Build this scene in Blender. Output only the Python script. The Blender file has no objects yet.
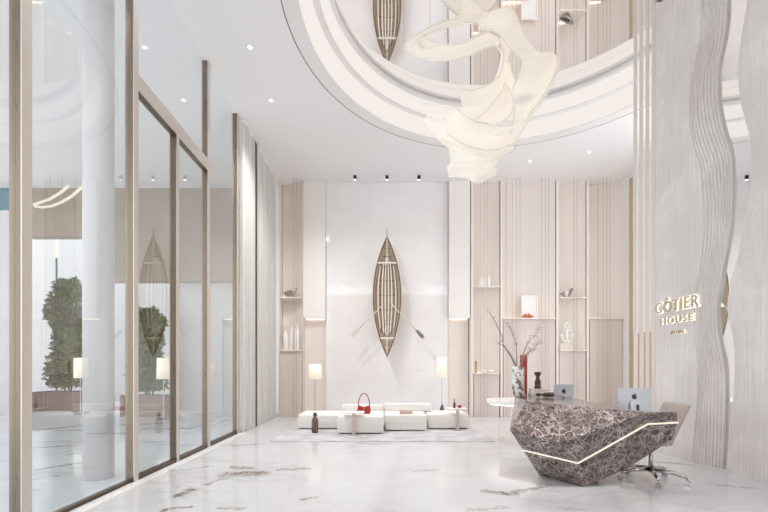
import bpy, bmesh, math, random
from mathutils import Vector, Matrix
random.seed(7)
PI = math.pi
scene = bpy.context.scene
COL = scene.collection
F = 400.0            # focal length in pixels of the 768 px frame
VX, VY, EYE = 379.0, 368.0, 1.4
def at(px, py, Y):   # a point at depth Y seen at pixel (px, py)
    return Vector(((px - VX) * Y / F, Y, EYE + (VY - py) * Y / F))
def wx(px, Y): return (px - VX) * Y / F
def wz(py, Y): return EYE + (VY - py) * Y / F

# ------------------------------------------------------------------ materials
def srgb(r, g, b):
    f = lambda c: (c / 255 / 12.92) if c / 255 <= .04045 else ((c / 255 + .055) / 1.055) ** 2.4
    return (f(r), f(g), f(b), 1)
class N:
    """thin helper round a node tree"""
    def __init__(s, name):
        s.m = bpy.data.materials.new(name); s.m.use_nodes = True
        s.t = s.m.node_tree; s.t.nodes.clear()
        s.out = s.t.nodes.new('ShaderNodeOutputMaterial')
    def n(s, typ, **kw):
        nd = s.t.nodes.new(typ)
        for k, v in kw.items(): setattr(nd, k, v)
        return nd
    def l(s, a, b): s.t.links.new(a, b)
    def setv(s, sock, v):
        if hasattr(v, 'is_output'): s.l(v, sock)
        else: sock.default_value = v
    def math(s, op, a, b=0.0, c=0.0, clamp=False):
        nd = s.n('ShaderNodeMath', operation=op, use_clamp=clamp)
        for i, v in enumerate((a, b, c)): s.setv(nd.inputs[i], v)
        return nd.outputs[0]
    def mix(s, fac, a, b):
        nd = s.n('ShaderNodeMix', data_type='RGBA')
        s.setv(nd.inputs[0], fac); s.setv(nd.inputs[6], a); s.setv(nd.inputs[7], b)
        return nd.outputs[2]
    def ramp(s, fac, stops):
        nd = s.n('ShaderNodeValToRGB'); s.l(fac, nd.inputs[0])
        el = nd.color_ramp.elements
        while len(el) < len(stops): el.new(.5)
        for e, (p, c) in zip(el, stops):
            e.position = p; e.color = c if len(c) == 4 else (*c, 1)
        return nd.outputs[0]
    def coord(s, scale=(1, 1, 1), world=True):
        mp = s.n('ShaderNodeMapping'); mp.inputs['Scale'].default_value = scale
        if world:
            s.l(s.n('ShaderNodeNewGeometry').outputs['Position'], mp.inputs[0])
        else:
            s.l(s.n('ShaderNodeTexCoord').outputs['Object'], mp.inputs[0])
        return mp.outputs[0]
    def noise(s, vec, scale, detail=3, rough=.5, dist=0.0):
        nd = s.n('ShaderNodeTexNoise'); s.l(vec, nd.inputs['Vector'])
        nd.inputs['Scale'].default_value = scale; nd.inputs['Detail'].default_value = detail
        nd.inputs['Roughness'].default_value = rough; nd.inputs['Distortion'].default_value = dist
        return nd
    def bump(s, h, strength=.2, distance=.01):
        nd = s.n('ShaderNodeBump'); s.l(h, nd.inputs['Height'])
        nd.inputs['Strength'].default_value = strength; nd.inputs['Distance'].default_value = distance
        return nd.outputs[0]
    def pbr(s, color, rough=.5, metal=0.0, spec=.5, normal=None, coat=0.0, emis=None, estr=0.0):
        p = s.n('ShaderNodeBsdfPrincipled')
        s.setv(p.inputs['Base Color'], color); s.setv(p.inputs['Roughness'], rough)
        s.setv(p.inputs['Metallic'], metal); s.setv(p.inputs['Specular IOR Level'], spec)
        p.inputs['Coat Weight'].default_value = coat; p.inputs['Coat Roughness'].default_value = .05
        if normal is not None: s.l(normal, p.inputs['Normal'])
        if emis is not None:
            p.inputs['Emission Color'].default_value = emis; p.inputs['Emission Strength'].default_value = estr
        s.l(p.outputs[0], s.out.inputs[0]); return s.m

def M_plain(name, col, rough=.5, metal=0.0, var=.04, vs=6.0, spec=.5, coat=0.0):
    k = N(name); nz = k.noise(k.coord(), vs, 4)
    a = tuple(c * (1 - var) for c in col[:3]) + (1,); b = tuple(min(1, c * (1 + var)) for c in col[:3]) + (1,)
    return k.pbr(k.mix(nz.outputs[0], a, b), rough, metal, spec, coat=coat)
def M_emit(name, col, strength):
    k = N(name); e = k.n('ShaderNodeEmission'); e.inputs[0].default_value = col; e.inputs[1].default_value = strength
    k.l(e.outputs[0], k.out.inputs[0]); return k.m
def M_grain(name, col, rough=.45, amp=.10, line=60.0, metal=0.0, axis='x', bump=.0):
    """fine vertical grain: stretched along z"""
    k = N(name)
    v = k.coord((1, 1, .02)); nz = k.noise(v, line, 3, .6)
    a = tuple(c * (1 - amp) for c in col[:3]) + (1,); b = tuple(min(1, c * (1 + amp)) for c in col[:3]) + (1,)
    nrm = k.bump(nz.outputs[0], bump, .004) if bump else None
    return k.pbr(k.mix(nz.outputs[0], a, b), rough, metal, normal=nrm)
def M_metal(name, col, rough=.25, brushed=True):
    k = N(name); v = k.coord((1, 1, .05)); nz = k.noise(v, 80, 2)
    r = k.math('MULTIPLY_ADD', nz.outputs[0], .04, rough - .02)
    return k.pbr(col, r, 1.0)

def vein_segments(k, vec2, segs):
    """max over hand-placed vein strokes; vec2 a distorted position socket; segs (x0,y0,x1,y1,width,strength)"""
    sep = k.n('ShaderNodeSeparateXYZ'); k.l(vec2, sep.inputs[0]); X, Y = sep.outputs[0], sep.outputs[1]
    acc = None
    for x0, y0, x1, y1, w, st in segs:
        dx, dy = x1 - x0, y1 - y0; L2 = dx * dx + dy * dy
        px = k.math('SUBTRACT', X, x0); py = k.math('SUBTRACT', Y, y0)
        dot = k.math('ADD', k.math('MULTIPLY', px, dx / L2), k.math('MULTIPLY', py, dy / L2), clamp=True)
        ex = k.math('SUBTRACT', px, k.math('MULTIPLY', dot, dx)); ey = k.math('SUBTRACT', py, k.math('MULTIPLY', dot, dy))
        d2 = k.math('ADD', k.math('MULTIPLY', ex, ex), k.math('MULTIPLY', ey, ey))
        v = k.math('MULTIPLY', k.math('SUBTRACT', 1.0, k.math('DIVIDE', k.math('SQRT', d2), w), clamp=True), st)
        acc = v if acc is None else k.math('MAXIMUM', acc, v)
    return acc
def M_floor(name, base, segs, vein=srgb(112, 84, 66)):
    k = N(name); pos = k.coord()
    n1 = k.noise(pos, 1.6, 6, .6); n2 = k.noise(pos, 7, 4, .6)
    off = k.n('ShaderNodeVectorMath', operation='MULTIPLY_ADD')
    k.l(n1.outputs['Color'], off.inputs[0]); off.inputs[1].default_value = (.55, .55, 0); k.l(pos, off.inputs[2])
    off2 = k.n('ShaderNodeVectorMath', operation='MULTIPLY_ADD')
    k.l(n2.outputs['Color'], off2.inputs[0]); off2.inputs[1].default_value = (.22, .22, 0); k.l(off.outputs[0], off2.inputs[2])
    sub = k.n('ShaderNodeVectorMath', operation='SUBTRACT'); k.l(off2.outputs[0], sub.inputs[0]); sub.inputs[1].default_value = (.385, .385, 0)
    seg = vein_segments(k, sub.outputs[0], segs)
    patch = k.noise(pos, 16, 5, .7)
    segm = k.math('MULTIPLY', k.ramp(seg, [(.0, (0, 0, 0)), (.35, (.35,) * 3), (.8, (1, 1, 1))]), k.ramp(patch.outputs[0], [(.36, (.05,) * 3), (.55, (1, 1, 1))]))
    # thin faint grey veins everywhere
    vmap = k.n('ShaderNodeMapping'); k.l(sub.outputs[0], vmap.inputs[0]); vmap.inputs['Scale'].default_value = (.6, 1.6, 1); vmap.inputs['Rotation'].default_value = (0, 0, .5)
    big = k.noise(vmap.outputs[0], .9, 8, .6)
    fine = k.math('ABSOLUTE', k.math('SUBTRACT', big.outputs[0], .5))
    fine = k.ramp(fine, [(.0, (.40,) * 3), (.012, (.14,) * 3), (.045, (0, 0, 0))])
    fade = k.noise(pos, .5, 2)
    fine = k.math('MULTIPLY', fine, k.ramp(fade.outputs[0], [(.4, (0, 0, 0)), (.65, (1, 1, 1))]))
    cloud = k.noise(pos, 1.2, 5)
    c = k.mix(k.ramp(cloud.outputs[0], [(.35, (0, 0, 0)), (.7, (1, 1, 1))]), base, tuple(x * .95 for x in base[:3]) + (1,))
    c = k.mix(fine, c, srgb(150, 135, 128))
    c = k.mix(segm, c, vein)
    return k.pbr(c, .11, 0, .5)

def M_desk_marble():
    k = N('brown_marble'); pos = k.coord(world=True)
    nz = k.noise(pos, 5, 5, .6)
    off = k.n('ShaderNodeVectorMath', operation='MULTIPLY_ADD'); k.l(nz.outputs['Color'], off.inputs[0])
    off.inputs[1].default_value = (.22,) * 3; k.l(pos, off.inputs[2])
    def edge(scale, w0, w1):
        v = k.n('ShaderNodeTexVoronoi', feature='DISTANCE_TO_EDGE'); k.l(off.outputs[0], v.inputs['Vector']); v.inputs['Scale'].default_value = scale
        return k.ramp(v.outputs[0], [(0, (1, 1, 1)), (w0, (.45,) * 3), (w1, (0, 0, 0))])
    e1 = edge(11, .02, .085); e2 = edge(27, .035, .13)
    patch = k.noise(pos, 4, 4)
    m1 = k.math('MULTIPLY', e1, k.ramp(patch.outputs[0], [(.35, (.2,) * 3), (.6, (1, 1, 1))]))
    p2 = k.noise(pos, 9, 3)
    m2 = k.math('MULTIPLY', k.math('MULTIPLY', e2, .75), k.ramp(p2.outputs[0], [(.38, (.1,) * 3), (.6, (1, 1, 1))]))
    base = k.mix(k.ramp(k.noise(off.outputs[0], 12, 5).outputs[0], [(.3, (0, 0, 0)), (.7, (1, 1, 1))]), srgb(56, 40, 37), srgb(112, 93, 89))
    c = k.mix(k.math('MAXIMUM', m1, m2), base, srgb(222, 212, 210))
    return k.pbr(c, .14, 0, .5)
def M_wall_marble():
    k = N('grey_fluted_marble'); pos = k.coord()
    nz = k.noise(pos, 1.1, 7, .55, .2)
    c = k.ramp(nz.outputs[0], [(.3, srgb(222, 217, 215)), (.5, srgb(228, 224, 222)), (.57, srgb(235, 231, 230)), (.7, srgb(224, 219, 218))])
    fl = k.noise(k.coord((1, 1, .03)), 42, 2, .6)
    c = k.mix(k.ramp(fl.outputs[0], [(.35, (.3,) * 3), (.6, (0, 0, 0))]), c, srgb(194, 188, 187))
    return k.pbr(c, .35, 0, .4, k.bump(fl.outputs[0], .35, .006))
def M_back_wall():
    k = N('polished_white_stone'); pos = k.coord()
    nz = k.noise(pos, .8, 7, .6, .6)
    c = k.ramp(nz.outputs[0], [(.35, srgb(238, 235, 236)), (.6, srgb(243, 241, 241)), (.75, srgb(234, 231, 232))])
    br = k.n('ShaderNodeTexBrick', offset=0.0); mp = k.n('ShaderNodeMapping'); k.l(k.n('ShaderNodeNewGeometry').outputs['Position'], mp.inputs[0])
    mp.inputs['Rotation'].default_value = (PI / 2, 0, 0); mp.inputs['Location'].default_value = (.3, .2, 0); k.l(mp.outputs[0], br.inputs[0])
    br.inputs['Color1'].default_value = br.inputs['Color2'].default_value = (1, 1, 1, 1); br.inputs['Mortar'].default_value = (.93, .93, .93, 1)
    br.inputs['Mortar Size'].default_value = .003; br.inputs['Brick Width'].default_value = 1.2; br.inputs['Row Height'].default_value = 2.4; br.inputs['Scale'].default_value = 1
    mul = k.n('ShaderNodeMix', data_type='RGBA', blend_type='MULTIPLY'); mul.inputs[0].default_value = 1
    k.l(c, mul.inputs[6]); k.l(br.outputs[0], mul.inputs[7])
    return k.pbr(mul.outputs[2], .04, 0, .9)
def M_glass(name, tint=(.97, .985, .985, 1), base=.045, gloss=(1, 1, 1, 1)):
    k = N(name)
    lw = k.n('ShaderNodeLayerWeight'); lw.inputs[0].default_value = .5
    f5 = k.math('POWER', lw.outputs['Facing'], 5.0)
    r = k.math('MULTIPLY_ADD', f5, 1 - base, base, clamp=True)
    tr = k.n('ShaderNodeBsdfTransparent'); tr.inputs[0].default_value = tint
    gl = k.n('ShaderNodeBsdfGlossy'); gl.inputs[0].default_value = gloss; gl.inputs['Roughness'].default_value = 0.0
    mx = k.n('ShaderNodeMixShader'); k.l(r, mx.inputs[0]); k.l(tr.outputs[0], mx.inputs[1]); k.l(gl.outputs[0], mx.inputs[2])
    k.l(mx.outputs[0], k.out.inputs[0]); return k.m
def M_mirror(name, col):
    k = N(name); return k.pbr(col, .015, 1.0)
def M_mesh_fabric(name='cream_woven_mesh', lo=.32, amp=.5, em_s=.22):
    """woven cream mesh: see-through gaps between fine threads, lit through from behind"""
    k = N(name)
    uv = k.n('ShaderNodeTexCoord').outputs['UV']
    mp = k.n('ShaderNodeMapping'); k.l(uv, mp.inputs[0]); mp.inputs['Scale'].default_value = (1, 1, 1)
    sep = k.n('ShaderNodeSeparateXYZ'); k.l(mp.outputs[0], sep.inputs[0])
    def thr(s, f): return k.math('MULTIPLY_ADD', k.math('SINE', k.math('MULTIPLY', s, 2 * PI * f)), .5, .5)
    w = k.math('MAXIMUM', thr(sep.outputs[1], 34.0), k.math('MULTIPLY', thr(sep.outputs[0], 90.0), .7))
    alpha = k.math('MULTIPLY_ADD', w, amp, lo, clamp=True)
    d = k.n('ShaderNodeBsdfDiffuse'); d.inputs[0].default_value = srgb(246, 241, 233)
    tl = k.n('ShaderNodeBsdfTranslucent'); tl.inputs[0].default_value = srgb(248, 243, 235)
    m1 = k.n('ShaderNodeMixShader'); m1.inputs[0].default_value = .4; k.l(d.outputs[0], m1.inputs[1]); k.l(tl.outputs[0], m1.inputs[2])
    g = k.n('ShaderNodeBsdfGlossy'); g.inputs['Roughness'].default_value = .3
    m1b = k.n('ShaderNodeMixShader'); m1b.inputs[0].default_value = .08; k.l(m1.outputs[0], m1b.inputs[1]); k.l(g.outputs[0], m1b.inputs[2])
    em = k.n('ShaderNodeEmission'); em.inputs[0].default_value = srgb(255, 247, 236); em.inputs[1].default_value = em_s   # glow added to brighten the fabric
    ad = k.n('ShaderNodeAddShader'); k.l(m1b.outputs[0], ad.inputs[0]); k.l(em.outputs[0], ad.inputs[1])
    tp = k.n('ShaderNodeBsdfTransparent')
    m2 = k.n('ShaderNodeMixShader'); k.l(alpha, m2.inputs[0]); k.l(tp.outputs[0], m2.inputs[1]); k.l(ad.outputs[0], m2.inputs[2])
    k.l(m2.outputs[0], k.out.inputs[0]); return k.m
def M_leaf(name, c0, c1):
    k = N(name); nz = k.noise(k.coord(), 9, 3)
    return k.pbr(k.mix(k.ramp(nz.outputs[0], [(.3, (0, 0, 0)), (.7, (1, 1, 1))]), c0, c1), .5)
def M_speckle(name, a, b, scale=14, rough=.4, lo=.45, hi=.6):
    k = N(name); nz = k.noise(k.coord(), scale, 5, .65)
    return k.pbr(k.mix(k.ramp(nz.outputs[0], [(lo, (0, 0, 0)), (hi, (1, 1, 1))]), a, b), rough)

fl = lambda px, py: ((px - VX) * (F * EYE / (py - VY)) / F, F * EYE / (py - VY))     # floor point at a pixel
def seg(x0, y0, x1, y1, w, s): return (*fl(x0, y0), *fl(x1, y1), w, s)
FLOOR_VEINS = [seg(178, 496, 192, 492, .09, 1.0), seg(205, 485, 225, 478, .06, .8), seg(228, 474, 262, 473, .17, .95), seg(230, 467, 250, 468, .12, .8),
               seg(192, 447, 258, 444, .09, .7), seg(168, 471, 206, 467, .06, .6), seg(284, 471, 303, 470, .1, .7), seg(300, 500, 312, 499, .06, .7),
               seg(168, 511, 190, 507, .06, .9), seg(225, 509, 245, 508, .05, .6),
               seg(482, 492, 512, 494, .10, 1.0), seg(512, 494, 548, 484, .07, .7), seg(412, 472, 440, 470, .05, .5), seg(465, 510, 505, 508, .06, .5),
               seg(660, 462, 690, 465, .06, .8), seg(715, 485, 750, 487, .06, .5), seg(360, 443, 390, 444, .1, .45), seg(560, 508, 590, 511, .04, .4)]
OUT_VEINS = [seg(35, 431, 82, 425, .16, 1.0), seg(36, 448, 70, 446, .09, .9), seg(36, 470, 84, 462, .08, 1.0), seg(70, 455, 90, 453, .08, .9), seg(115, 425, 165, 423, .12, .8), seg(30, 480, 60, 476, .05, .8)]
MAT = {}
MAT['floor'] = M_floor('white_veined_marble', srgb(213, 213, 215), FLOOR_VEINS)
MAT['outfloor'] = M_floor('lounge_grey_marble', srgb(214, 218, 223), OUT_VEINS)
MAT['ceil'] = M_plain('ceiling_paint', srgb(240, 239, 239), .6, var=.01)
MAT['white'] = M_plain('white_paint', srgb(238, 236, 234), .55, var=.01)
MAT['colpaint'] = M_plain('column_paint', srgb(212, 211, 212), .55, var=.01)
MAT['cove'] = M_plain('cove_plaster', srgb(236, 233, 232), .6, var=.01)
MAT['groove'] = M_plain('shadow_gap', srgb(168, 164, 162), .7)
MAT['backwall'] = M_back_wall()
MAT['panel'] = M_grain('pale_fluted_oak', srgb(233, 224, 217), .45, .06, 55, bump=.12)
MAT['lowpanel'] = M_grain('shaded_oak', srgb(214, 201, 194), .45, .06, 55, bump=.12)  # darker copy of the oak: shade below the shelves put into the colour
MAT['panel2'] = M_grain('pale_panel_white', srgb(240, 235, 231), .4, .02, 55)
MAT['fin'] = M_grain('divider_oak', srgb(237, 230, 224), .45, .05, 60)
MAT['shelfm'] = M_plain('shelf_lacquer', srgb(238, 229, 222), .4, var=.02)
MAT['rod'] = M_metal('champagne_rod', srgb(196, 184, 176), .35)
MAT['led'] = M_emit('warm_led', srgb(255, 232, 212), 3.5)
MAT['coveled'] = M_emit('cove_diffuser', srgb(255, 246, 240), .93)
MAT['lens'] = M_emit('lamp_lens', (1, .97, .93, 1), 6.0)
MAT['champagne'] = M_metal('champagne_aluminium', srgb(218, 210, 203), .4)
MAT['bronze'] = M_metal('brushed_bronze', srgb(142, 129, 114), .28)
MAT['darkbronze'] = M_plain('dark_bronze_track', srgb(74, 58, 44), .4)
MAT['glass'] = M_glass('clear_glass', base=.115)
MAT['blueglass'] = M_glass('blue_tinted_glass', (.19, .34, .38, 1), .03)
MAT['mirror'] = M_mirror('ceiling_mirror', (.93, .92, .92, 1))
MAT['wallmirror'] = M_mirror('wall_mirror', (.93, .93, .93, 1))
k = N('sheer_curtain_cloth'); nz = k.noise(k.coord((1, 1, .02)), 40, 2)
cc = k.mix(nz.outputs[0], srgb(228, 225, 222), srgb(240, 237, 235))
d = k.n('ShaderNodeBsdfDiffuse'); k.l(cc, d.inputs[0]); tl = k.n('ShaderNodeBsdfTranslucent'); k.l(cc, tl.inputs[0])
tp = k.n('ShaderNodeBsdfTransparent'); m1 = k.n('ShaderNodeMixShader'); m1.inputs[0].default_value = .5; k.l(d.outputs[0], m1.inputs[1]); k.l(tl.outputs[0], m1.inputs[2])
m2 = k.n('ShaderNodeMixShader'); m2.inputs[0].default_value = .93; k.l(tp.outputs[0], m2.inputs[1]); k.l(m1.outputs[0], m2.inputs[2]); k.l(m2.outputs[0], k.out.inputs[0]); MAT['curtain'] = k.m
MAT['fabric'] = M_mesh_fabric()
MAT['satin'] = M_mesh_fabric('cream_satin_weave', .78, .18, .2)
MAT['cord'] = M_plain('cream_cord', srgb(250, 244, 234), .6)
MAT['desk'] = M_desk_marble()
MAT['wallmarble'] = M_wall_marble()
MAT['slat'] = M_grain('satin_slat', srgb(226, 216, 209), .3, .03, 50)
MAT['tan'] = M_grain('tan_veneer', srgb(196, 176, 152), .4, .06, 50)
MAT['rearwood'] = M_grain('rear_timber', srgb(176, 156, 134), .5, .06, 30)
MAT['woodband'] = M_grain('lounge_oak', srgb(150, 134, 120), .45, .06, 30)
MAT['sofa'] = M_plain('white_boucle', srgb(233, 230, 227), .9, var=.03, vs=60)
MAT['rug'] = M_speckle('grey_rug', srgb(176, 174, 176), srgb(206, 204, 205), 2.2, .95, .35, .6)
MAT['red'] = M_plain('red_leather', srgb(172, 46, 42), .4)
MAT['pinkred'] = M_plain('red_book_cloth', srgb(190, 96, 84), .6)
MAT['beige'] = M_plain('beige_paper', srgb(222, 212, 200), .7)
MAT['paper'] = M_plain('white_cover', srgb(238, 236, 233), .6)
MAT['shade'] = None
k = N('lampshade_linen'); d = k.n('ShaderNodeBsdfDiffuse'); d.inputs[0].default_value = srgb(245, 236, 220)
e = k.n('ShaderNodeEmission'); e.inputs[0].default_value = srgb(255, 238, 210); e.inputs[1].default_value = .32
a = k.n('ShaderNodeAddShader'); k.l(d.outputs[0], a.inputs[0]); k.l(e.outputs[0], a.inputs[1]); k.l(a.outputs[0], k.out.inputs[0]); MAT['shade'] = k.m
MAT['postm'] = M_plain('beige_lacquer', srgb(196, 182, 168), .4)
MAT['steel'] = M_metal('chrome', srgb(200, 198, 196), .12)
MAT['silver'] = M_metal('aged_silver', srgb(178, 172, 164), .3)
MAT['brass'] = M_metal('warm_brass', srgb(188, 150, 104), .3)
MAT['brownm'] = M_speckle('brown_stone_glaze', srgb(84, 56, 46), srgb(150, 126, 116), 26, .3)
MAT['darkbrown'] = M_speckle('dark_carved_wood', srgb(52, 38, 32), srgb(96, 76, 62), 30, .45)
MAT['vase'] = M_speckle('white_vase_with_grey_marks', srgb(232, 228, 224), srgb(120, 108, 102), 15, .25, .5, .58)
MAT['branch'] = M_plain('bare_branch', srgb(150, 134, 126), .8)
MAT['blossom'] = M_plain('pale_buds', srgb(226, 218, 216), .8)
MAT['coral'] = M_speckle('orange_coral', srgb(176, 78, 40), srgb(226, 140, 92), 20, .6)
MAT['porcelain'] = M_plain('white_porcelain', srgb(242, 240, 238), .2, var=.01)
MAT['plaster'] = M_plain('white_plaster', srgb(242, 239, 236), .6, var=.02)
MAT['hullw'] = M_grain('golden_boat_wood', srgb(190, 170, 142), .4, .10, 24)
MAT['gunwale'] = M_grain('dark_boat_wood', srgb(122, 98, 70), .4, .12, 24)
MAT['boatslat'] = M_grain('bleached_boat_slat', srgb(240, 234, 227), .5, .05, 30)
MAT['lining'] = M_grain('pale_boat_lining', srgb(188, 172, 152), .55, .12, 30)
MAT['oar'] = M_grain('pale_oar_wood', srgb(214, 203, 192), .5, .05, 30)
MAT['alu'] = M_plain('silver_aluminium', srgb(196, 200, 206), .35, .35, var=.01)
MAT['black'] = M_plain('black_gloss', srgb(24, 24, 26), .25)
MAT['taupe'] = M_plain('taupe_leather', srgb(184, 170, 163), .55, var=.04)
MAT['hedge'] = M_leaf('hedge_leaves', srgb(36, 56, 18), srgb(108, 134, 56))
MAT['stem'] = M_plain('shrub_stem', srgb(92, 74, 56), .8)
MAT['planter'] = M_grain('brown_planter_wood', srgb(128, 104, 92), .5, .08, 20)
MAT['greywall'] = M_grain('grey_lounge_wall', srgb(206, 205, 206), .6, .03, 12)
MAT['darkpole'] = M_plain('dark_pole', srgb(92, 88, 86), .5)
MAT['letter'] = M_plain('champagne_letters', srgb(198, 184, 168), .45, .1)
MAT['halo'] = M_emit('letter_halo_led', srgb(255, 242, 220), 1.6)
MAT['deskled'] = M_emit('desk_led', srgb(255, 242, 226), 1.05)

# ------------------------------------------------------------------ mesh helpers
class MB:
    def __init__(s): s.v, s.f, s.uv = [], [], None
    def add(s, vs, fs):
        b = len(s.v); s.v += [Vector(p) for p in vs]; s.f += [tuple(b + i for i in q) for q in fs]; return s
    def box(s, x0, x1, y0, y1, z0, z1):
        return s.add([(x, y, z) for z in (z0, z1) for y in (y0, y1) for x in (x0, x1)],
                     [(0, 2, 3, 1), (4, 5, 7, 6), (0, 1, 5, 4), (2, 6, 7, 3), (0, 4, 6, 2), (1, 3, 7, 5)])
    def obox(s, c, ax, ay, az):      # centre and three half-axis vectors
        c, ax, ay, az = map(Vector, (c, ax, ay, az))
        return s.add([c + ax * i + ay * j + az * k for k in (-1, 1) for j in (-1, 1) for i in (-1, 1)],
                     [(0, 2, 3, 1), (4, 5, 7, 6), (0, 1, 5, 4), (2, 6, 7, 3), (0, 4, 6, 2), (1, 3, 7, 5)])
    def lathe(s, prof, c=(0, 0, 0), n=32, cap=True, closed=False):
        c = Vector(c); vs, fs = [], []
        for r, z in prof:
            for i in range(n):
                a = 2 * PI * i / n; vs.append(c + Vector((r * math.cos(a), r * math.sin(a), z)))
        m = len(prof)
        for j in range(m if closed else m - 1):
            for i in range(n):
                a, b = j * n + i, j * n + (i + 1) % n; j2 = (j + 1) % m
                fs.append((a, b, j2 * n + (i + 1) % n, j2 * n + i))
        if cap and not closed:
            fs.append(tuple(range(n - 1, -1, -1))); fs.append(tuple((m - 1) * n + i for i in range(n)))
        return s.add(vs, fs)
    def tube(s, pts, r, n=8, closed=False):
        pts = [Vector(p) for p in pts]; m = len(pts); vs, fs = [], []
        up = None
        for i, p in enumerate(pts):
            if closed: t = (pts[(i + 1) % m] - pts[i - 1]).normalized()
            else: t = (pts[min(i + 1, m - 1)] - pts[max(i - 1, 0)]).normalized()
            if up is None: up = Vector((0, 0, 1)) if abs(t.z) < .9 else Vector((1, 0, 0))
            a = t.cross(up).normalized(); b = a.cross(t).normalized(); up = b
            rr = r[i] if isinstance(r, (list, tuple)) else r
            for q in range(n):
                an = 2 * PI * q / n; vs.append(p + a * rr * math.cos(an) + b * rr * math.sin(an))
        for i in range(m if closed else m - 1):
            for q in range(n):
                i2 = (i + 1) % m
                fs.append((i * n + q, i * n + (q + 1) % n, i2 * n + (q + 1) % n, i2 * n + q))
        if not closed: fs += [tuple(range(n - 1, -1, -1)), tuple((m - 1) * n + q for q in range(n))]
        return s.add(vs, fs)
    def prism(s, poly, z0, z1):      # poly of (x, y)
        n = len(poly)
        return s.add([(x, y, z0) for x, y in poly] + [(x, y, z1) for x, y in poly],
                     [tuple(range(n - 1, -1, -1)), tuple(range(n, 2 * n))] + [(i, (i + 1) % n, n + (i + 1) % n, n + i) for i in range(n)])
    def build(s, name, mat, parent=None, smooth=False, bevel=0.0, seg=2, subsurf=0, solid=0.0):
        off = Vector((0, 0, 0)); p = parent
        while p is not None: off += p.location; p = p.parent
        me = bpy.data.meshes.new(name)
        me.from_pydata([v - off for v in s.v], [], s.f); me.update()
        bm = bmesh.new(); bm.from_mesh(me); bmesh.ops.recalc_face_normals(bm, faces=bm.faces)
        bm.to_mesh(me); bm.free()
        if s.uv:
            l = me.uv_layers.new(name='UVMap')
            for lp in me.loops: l.data[lp.index].uv = s.uv[lp.vertex_index]
        o = bpy.data.objects.new(name, me); COL.objects.link(o); me.materials.append(mat)
        o.parent = parent
        if smooth: 
            for q in me.polygons: q.use_smooth = True
        if solid:
            m = o.modifiers.new('thickness', 'SOLIDIFY'); m.thickness = solid; m.offset = 0
        if bevel:
            m = o.modifiers.new('edge', 'BEVEL'); m.width = bevel; m.segments = seg; m.limit_method = 'ANGLE'; m.angle_limit = .6
        if subsurf:
            m = o.modifiers.new('soft', 'SUBSURF'); m.levels = m.render_levels = subsurf
        return o
def tag(o, label=None, cat=None, group=None, kind=None):
    if label: o['label'] = label
    if cat: o['category'] = cat
    if group: o['group'] = group
    if kind: o['kind'] = kind
    return o
def thing(name, loc, label, cat, group=None):
    o = bpy.data.objects.new(name, None); COL.objects.link(o); o.location = loc; o.empty_display_size = .1
    return tag(o, label, cat, group)
def struct(o, label, cat='structure'):
    return tag(o, label, cat, None, 'structure')
def sthing(name, loc, label, cat='structure'):
    return struct(thing(name, loc, label, cat), label, cat)
def copy_tree(o, parent=None):
    c = o.copy(); COL.objects.link(c); c.parent = parent
    for ch in list(o.children): copy_tree(ch, c)
    return c

# ------------------------------------------------------------------ room shell
H, MH = 6.8, 7.5                         # ceiling, mirror in the recess
XL, XR, YB, YF = -3.0, 6.98, 11.66, -3.2
CX, CY, R0 = 2.4, 6.0, 3.85
struct(MB().box(XL - .12, XR, YF, 12.0, -.1, 0).build('floor', MAT['floor']), 'polished white marble floor with scattered brown veins', 'floor')
# ceiling with round opening
def ceiling_ring(x0, x1, y0, y1, cx, cy, r, z):
    angs = sorted([2 * PI * i / 128 for i in range(128)] + [math.atan2(y - cy, x - cx) % (2 * PI) for x in (x0, x1) for y in (y0, y1)])
    vs, fs = [], []
    for a in angs:
        c, s_ = math.cos(a), math.sin(a)
        t = min([((x1 if c > 0 else x0) - cx) / c if abs(c) > 1e-9 else 1e9, ((y1 if s_ > 0 else y0) - cy) / s_ if abs(s_) > 1e-9 else 1e9])
        vs += [(cx + r * c, cy + r * s_, z), (cx + t * c, cy + t * s_, z)]
    n = len(angs)
    for i in range(n):
        j = (i + 1) % n; fs.append((2 * i, 2 * i + 1, 2 * j + 1, 2 * j))
    return MB().add(vs, fs)
struct(ceiling_ring(XL - .12, XR, YF, 12.0, CX, CY, R0, H).build('ceiling', MAT['ceil']), 'flat pale ceiling around the round mirrored recess', 'ceiling')
rec = sthing('trim_1', (CX, CY, H), 'round stepped plaster recess ringing the ceiling mirror', 'ceiling recess')
c0 = (CX, CY, 0)
MB().lathe([(3.85, H), (3.85, H + .03), (3.833, H + .03), (3.833, H)], c0, 128, False).build('shadow_gap', MAT['groove'], rec)
MB().lathe([(3.833, H), (3.60, H), (3.585, H + .012), (3.585, H + .02)], c0, 128, False).build('lower_step', MAT['cove'], rec, True)
MB().lathe([(3.45, H + .325), (3.35, H + .325), (3.335, H + .337), (3.335, H + .345)], c0, 128, False).build('upper_step', MAT['cove'], rec, True)
MB().lathe([(3.26, H + .60), (3.20, H + .61), (3.20, MH - .002), (3.4, MH - .002)], c0, 128, False).build('mirror_rim', MAT['cove'], rec, True)
tag(MB().lathe([(3.586, H + .018), (3.55, H + .13), (3.50, H + .24), (3.445, H + .328)], c0, 128, False).build('cove_light', MAT['coveled'], None, True), 'lower glowing cove band around the round ceiling recess', 'cove light', 'glowing cove bands')
tag(MB().lathe([(3.336, H + .342), (3.32, H + .44), (3.29, H + .53), (3.255, H + .603)], c0, 128, False).build('cove_light', MAT['coveled'], None, True), 'upper glowing cove band just under the ceiling mirror', 'cove light', 'glowing cove bands')
tag(MB().lathe([(3.3, MH), (3.3, MH + .02)], c0, 128).build('ceiling_mirror', MAT['mirror']), 'large round mirror set into the top of the ceiling recess', 'mirror')

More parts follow.
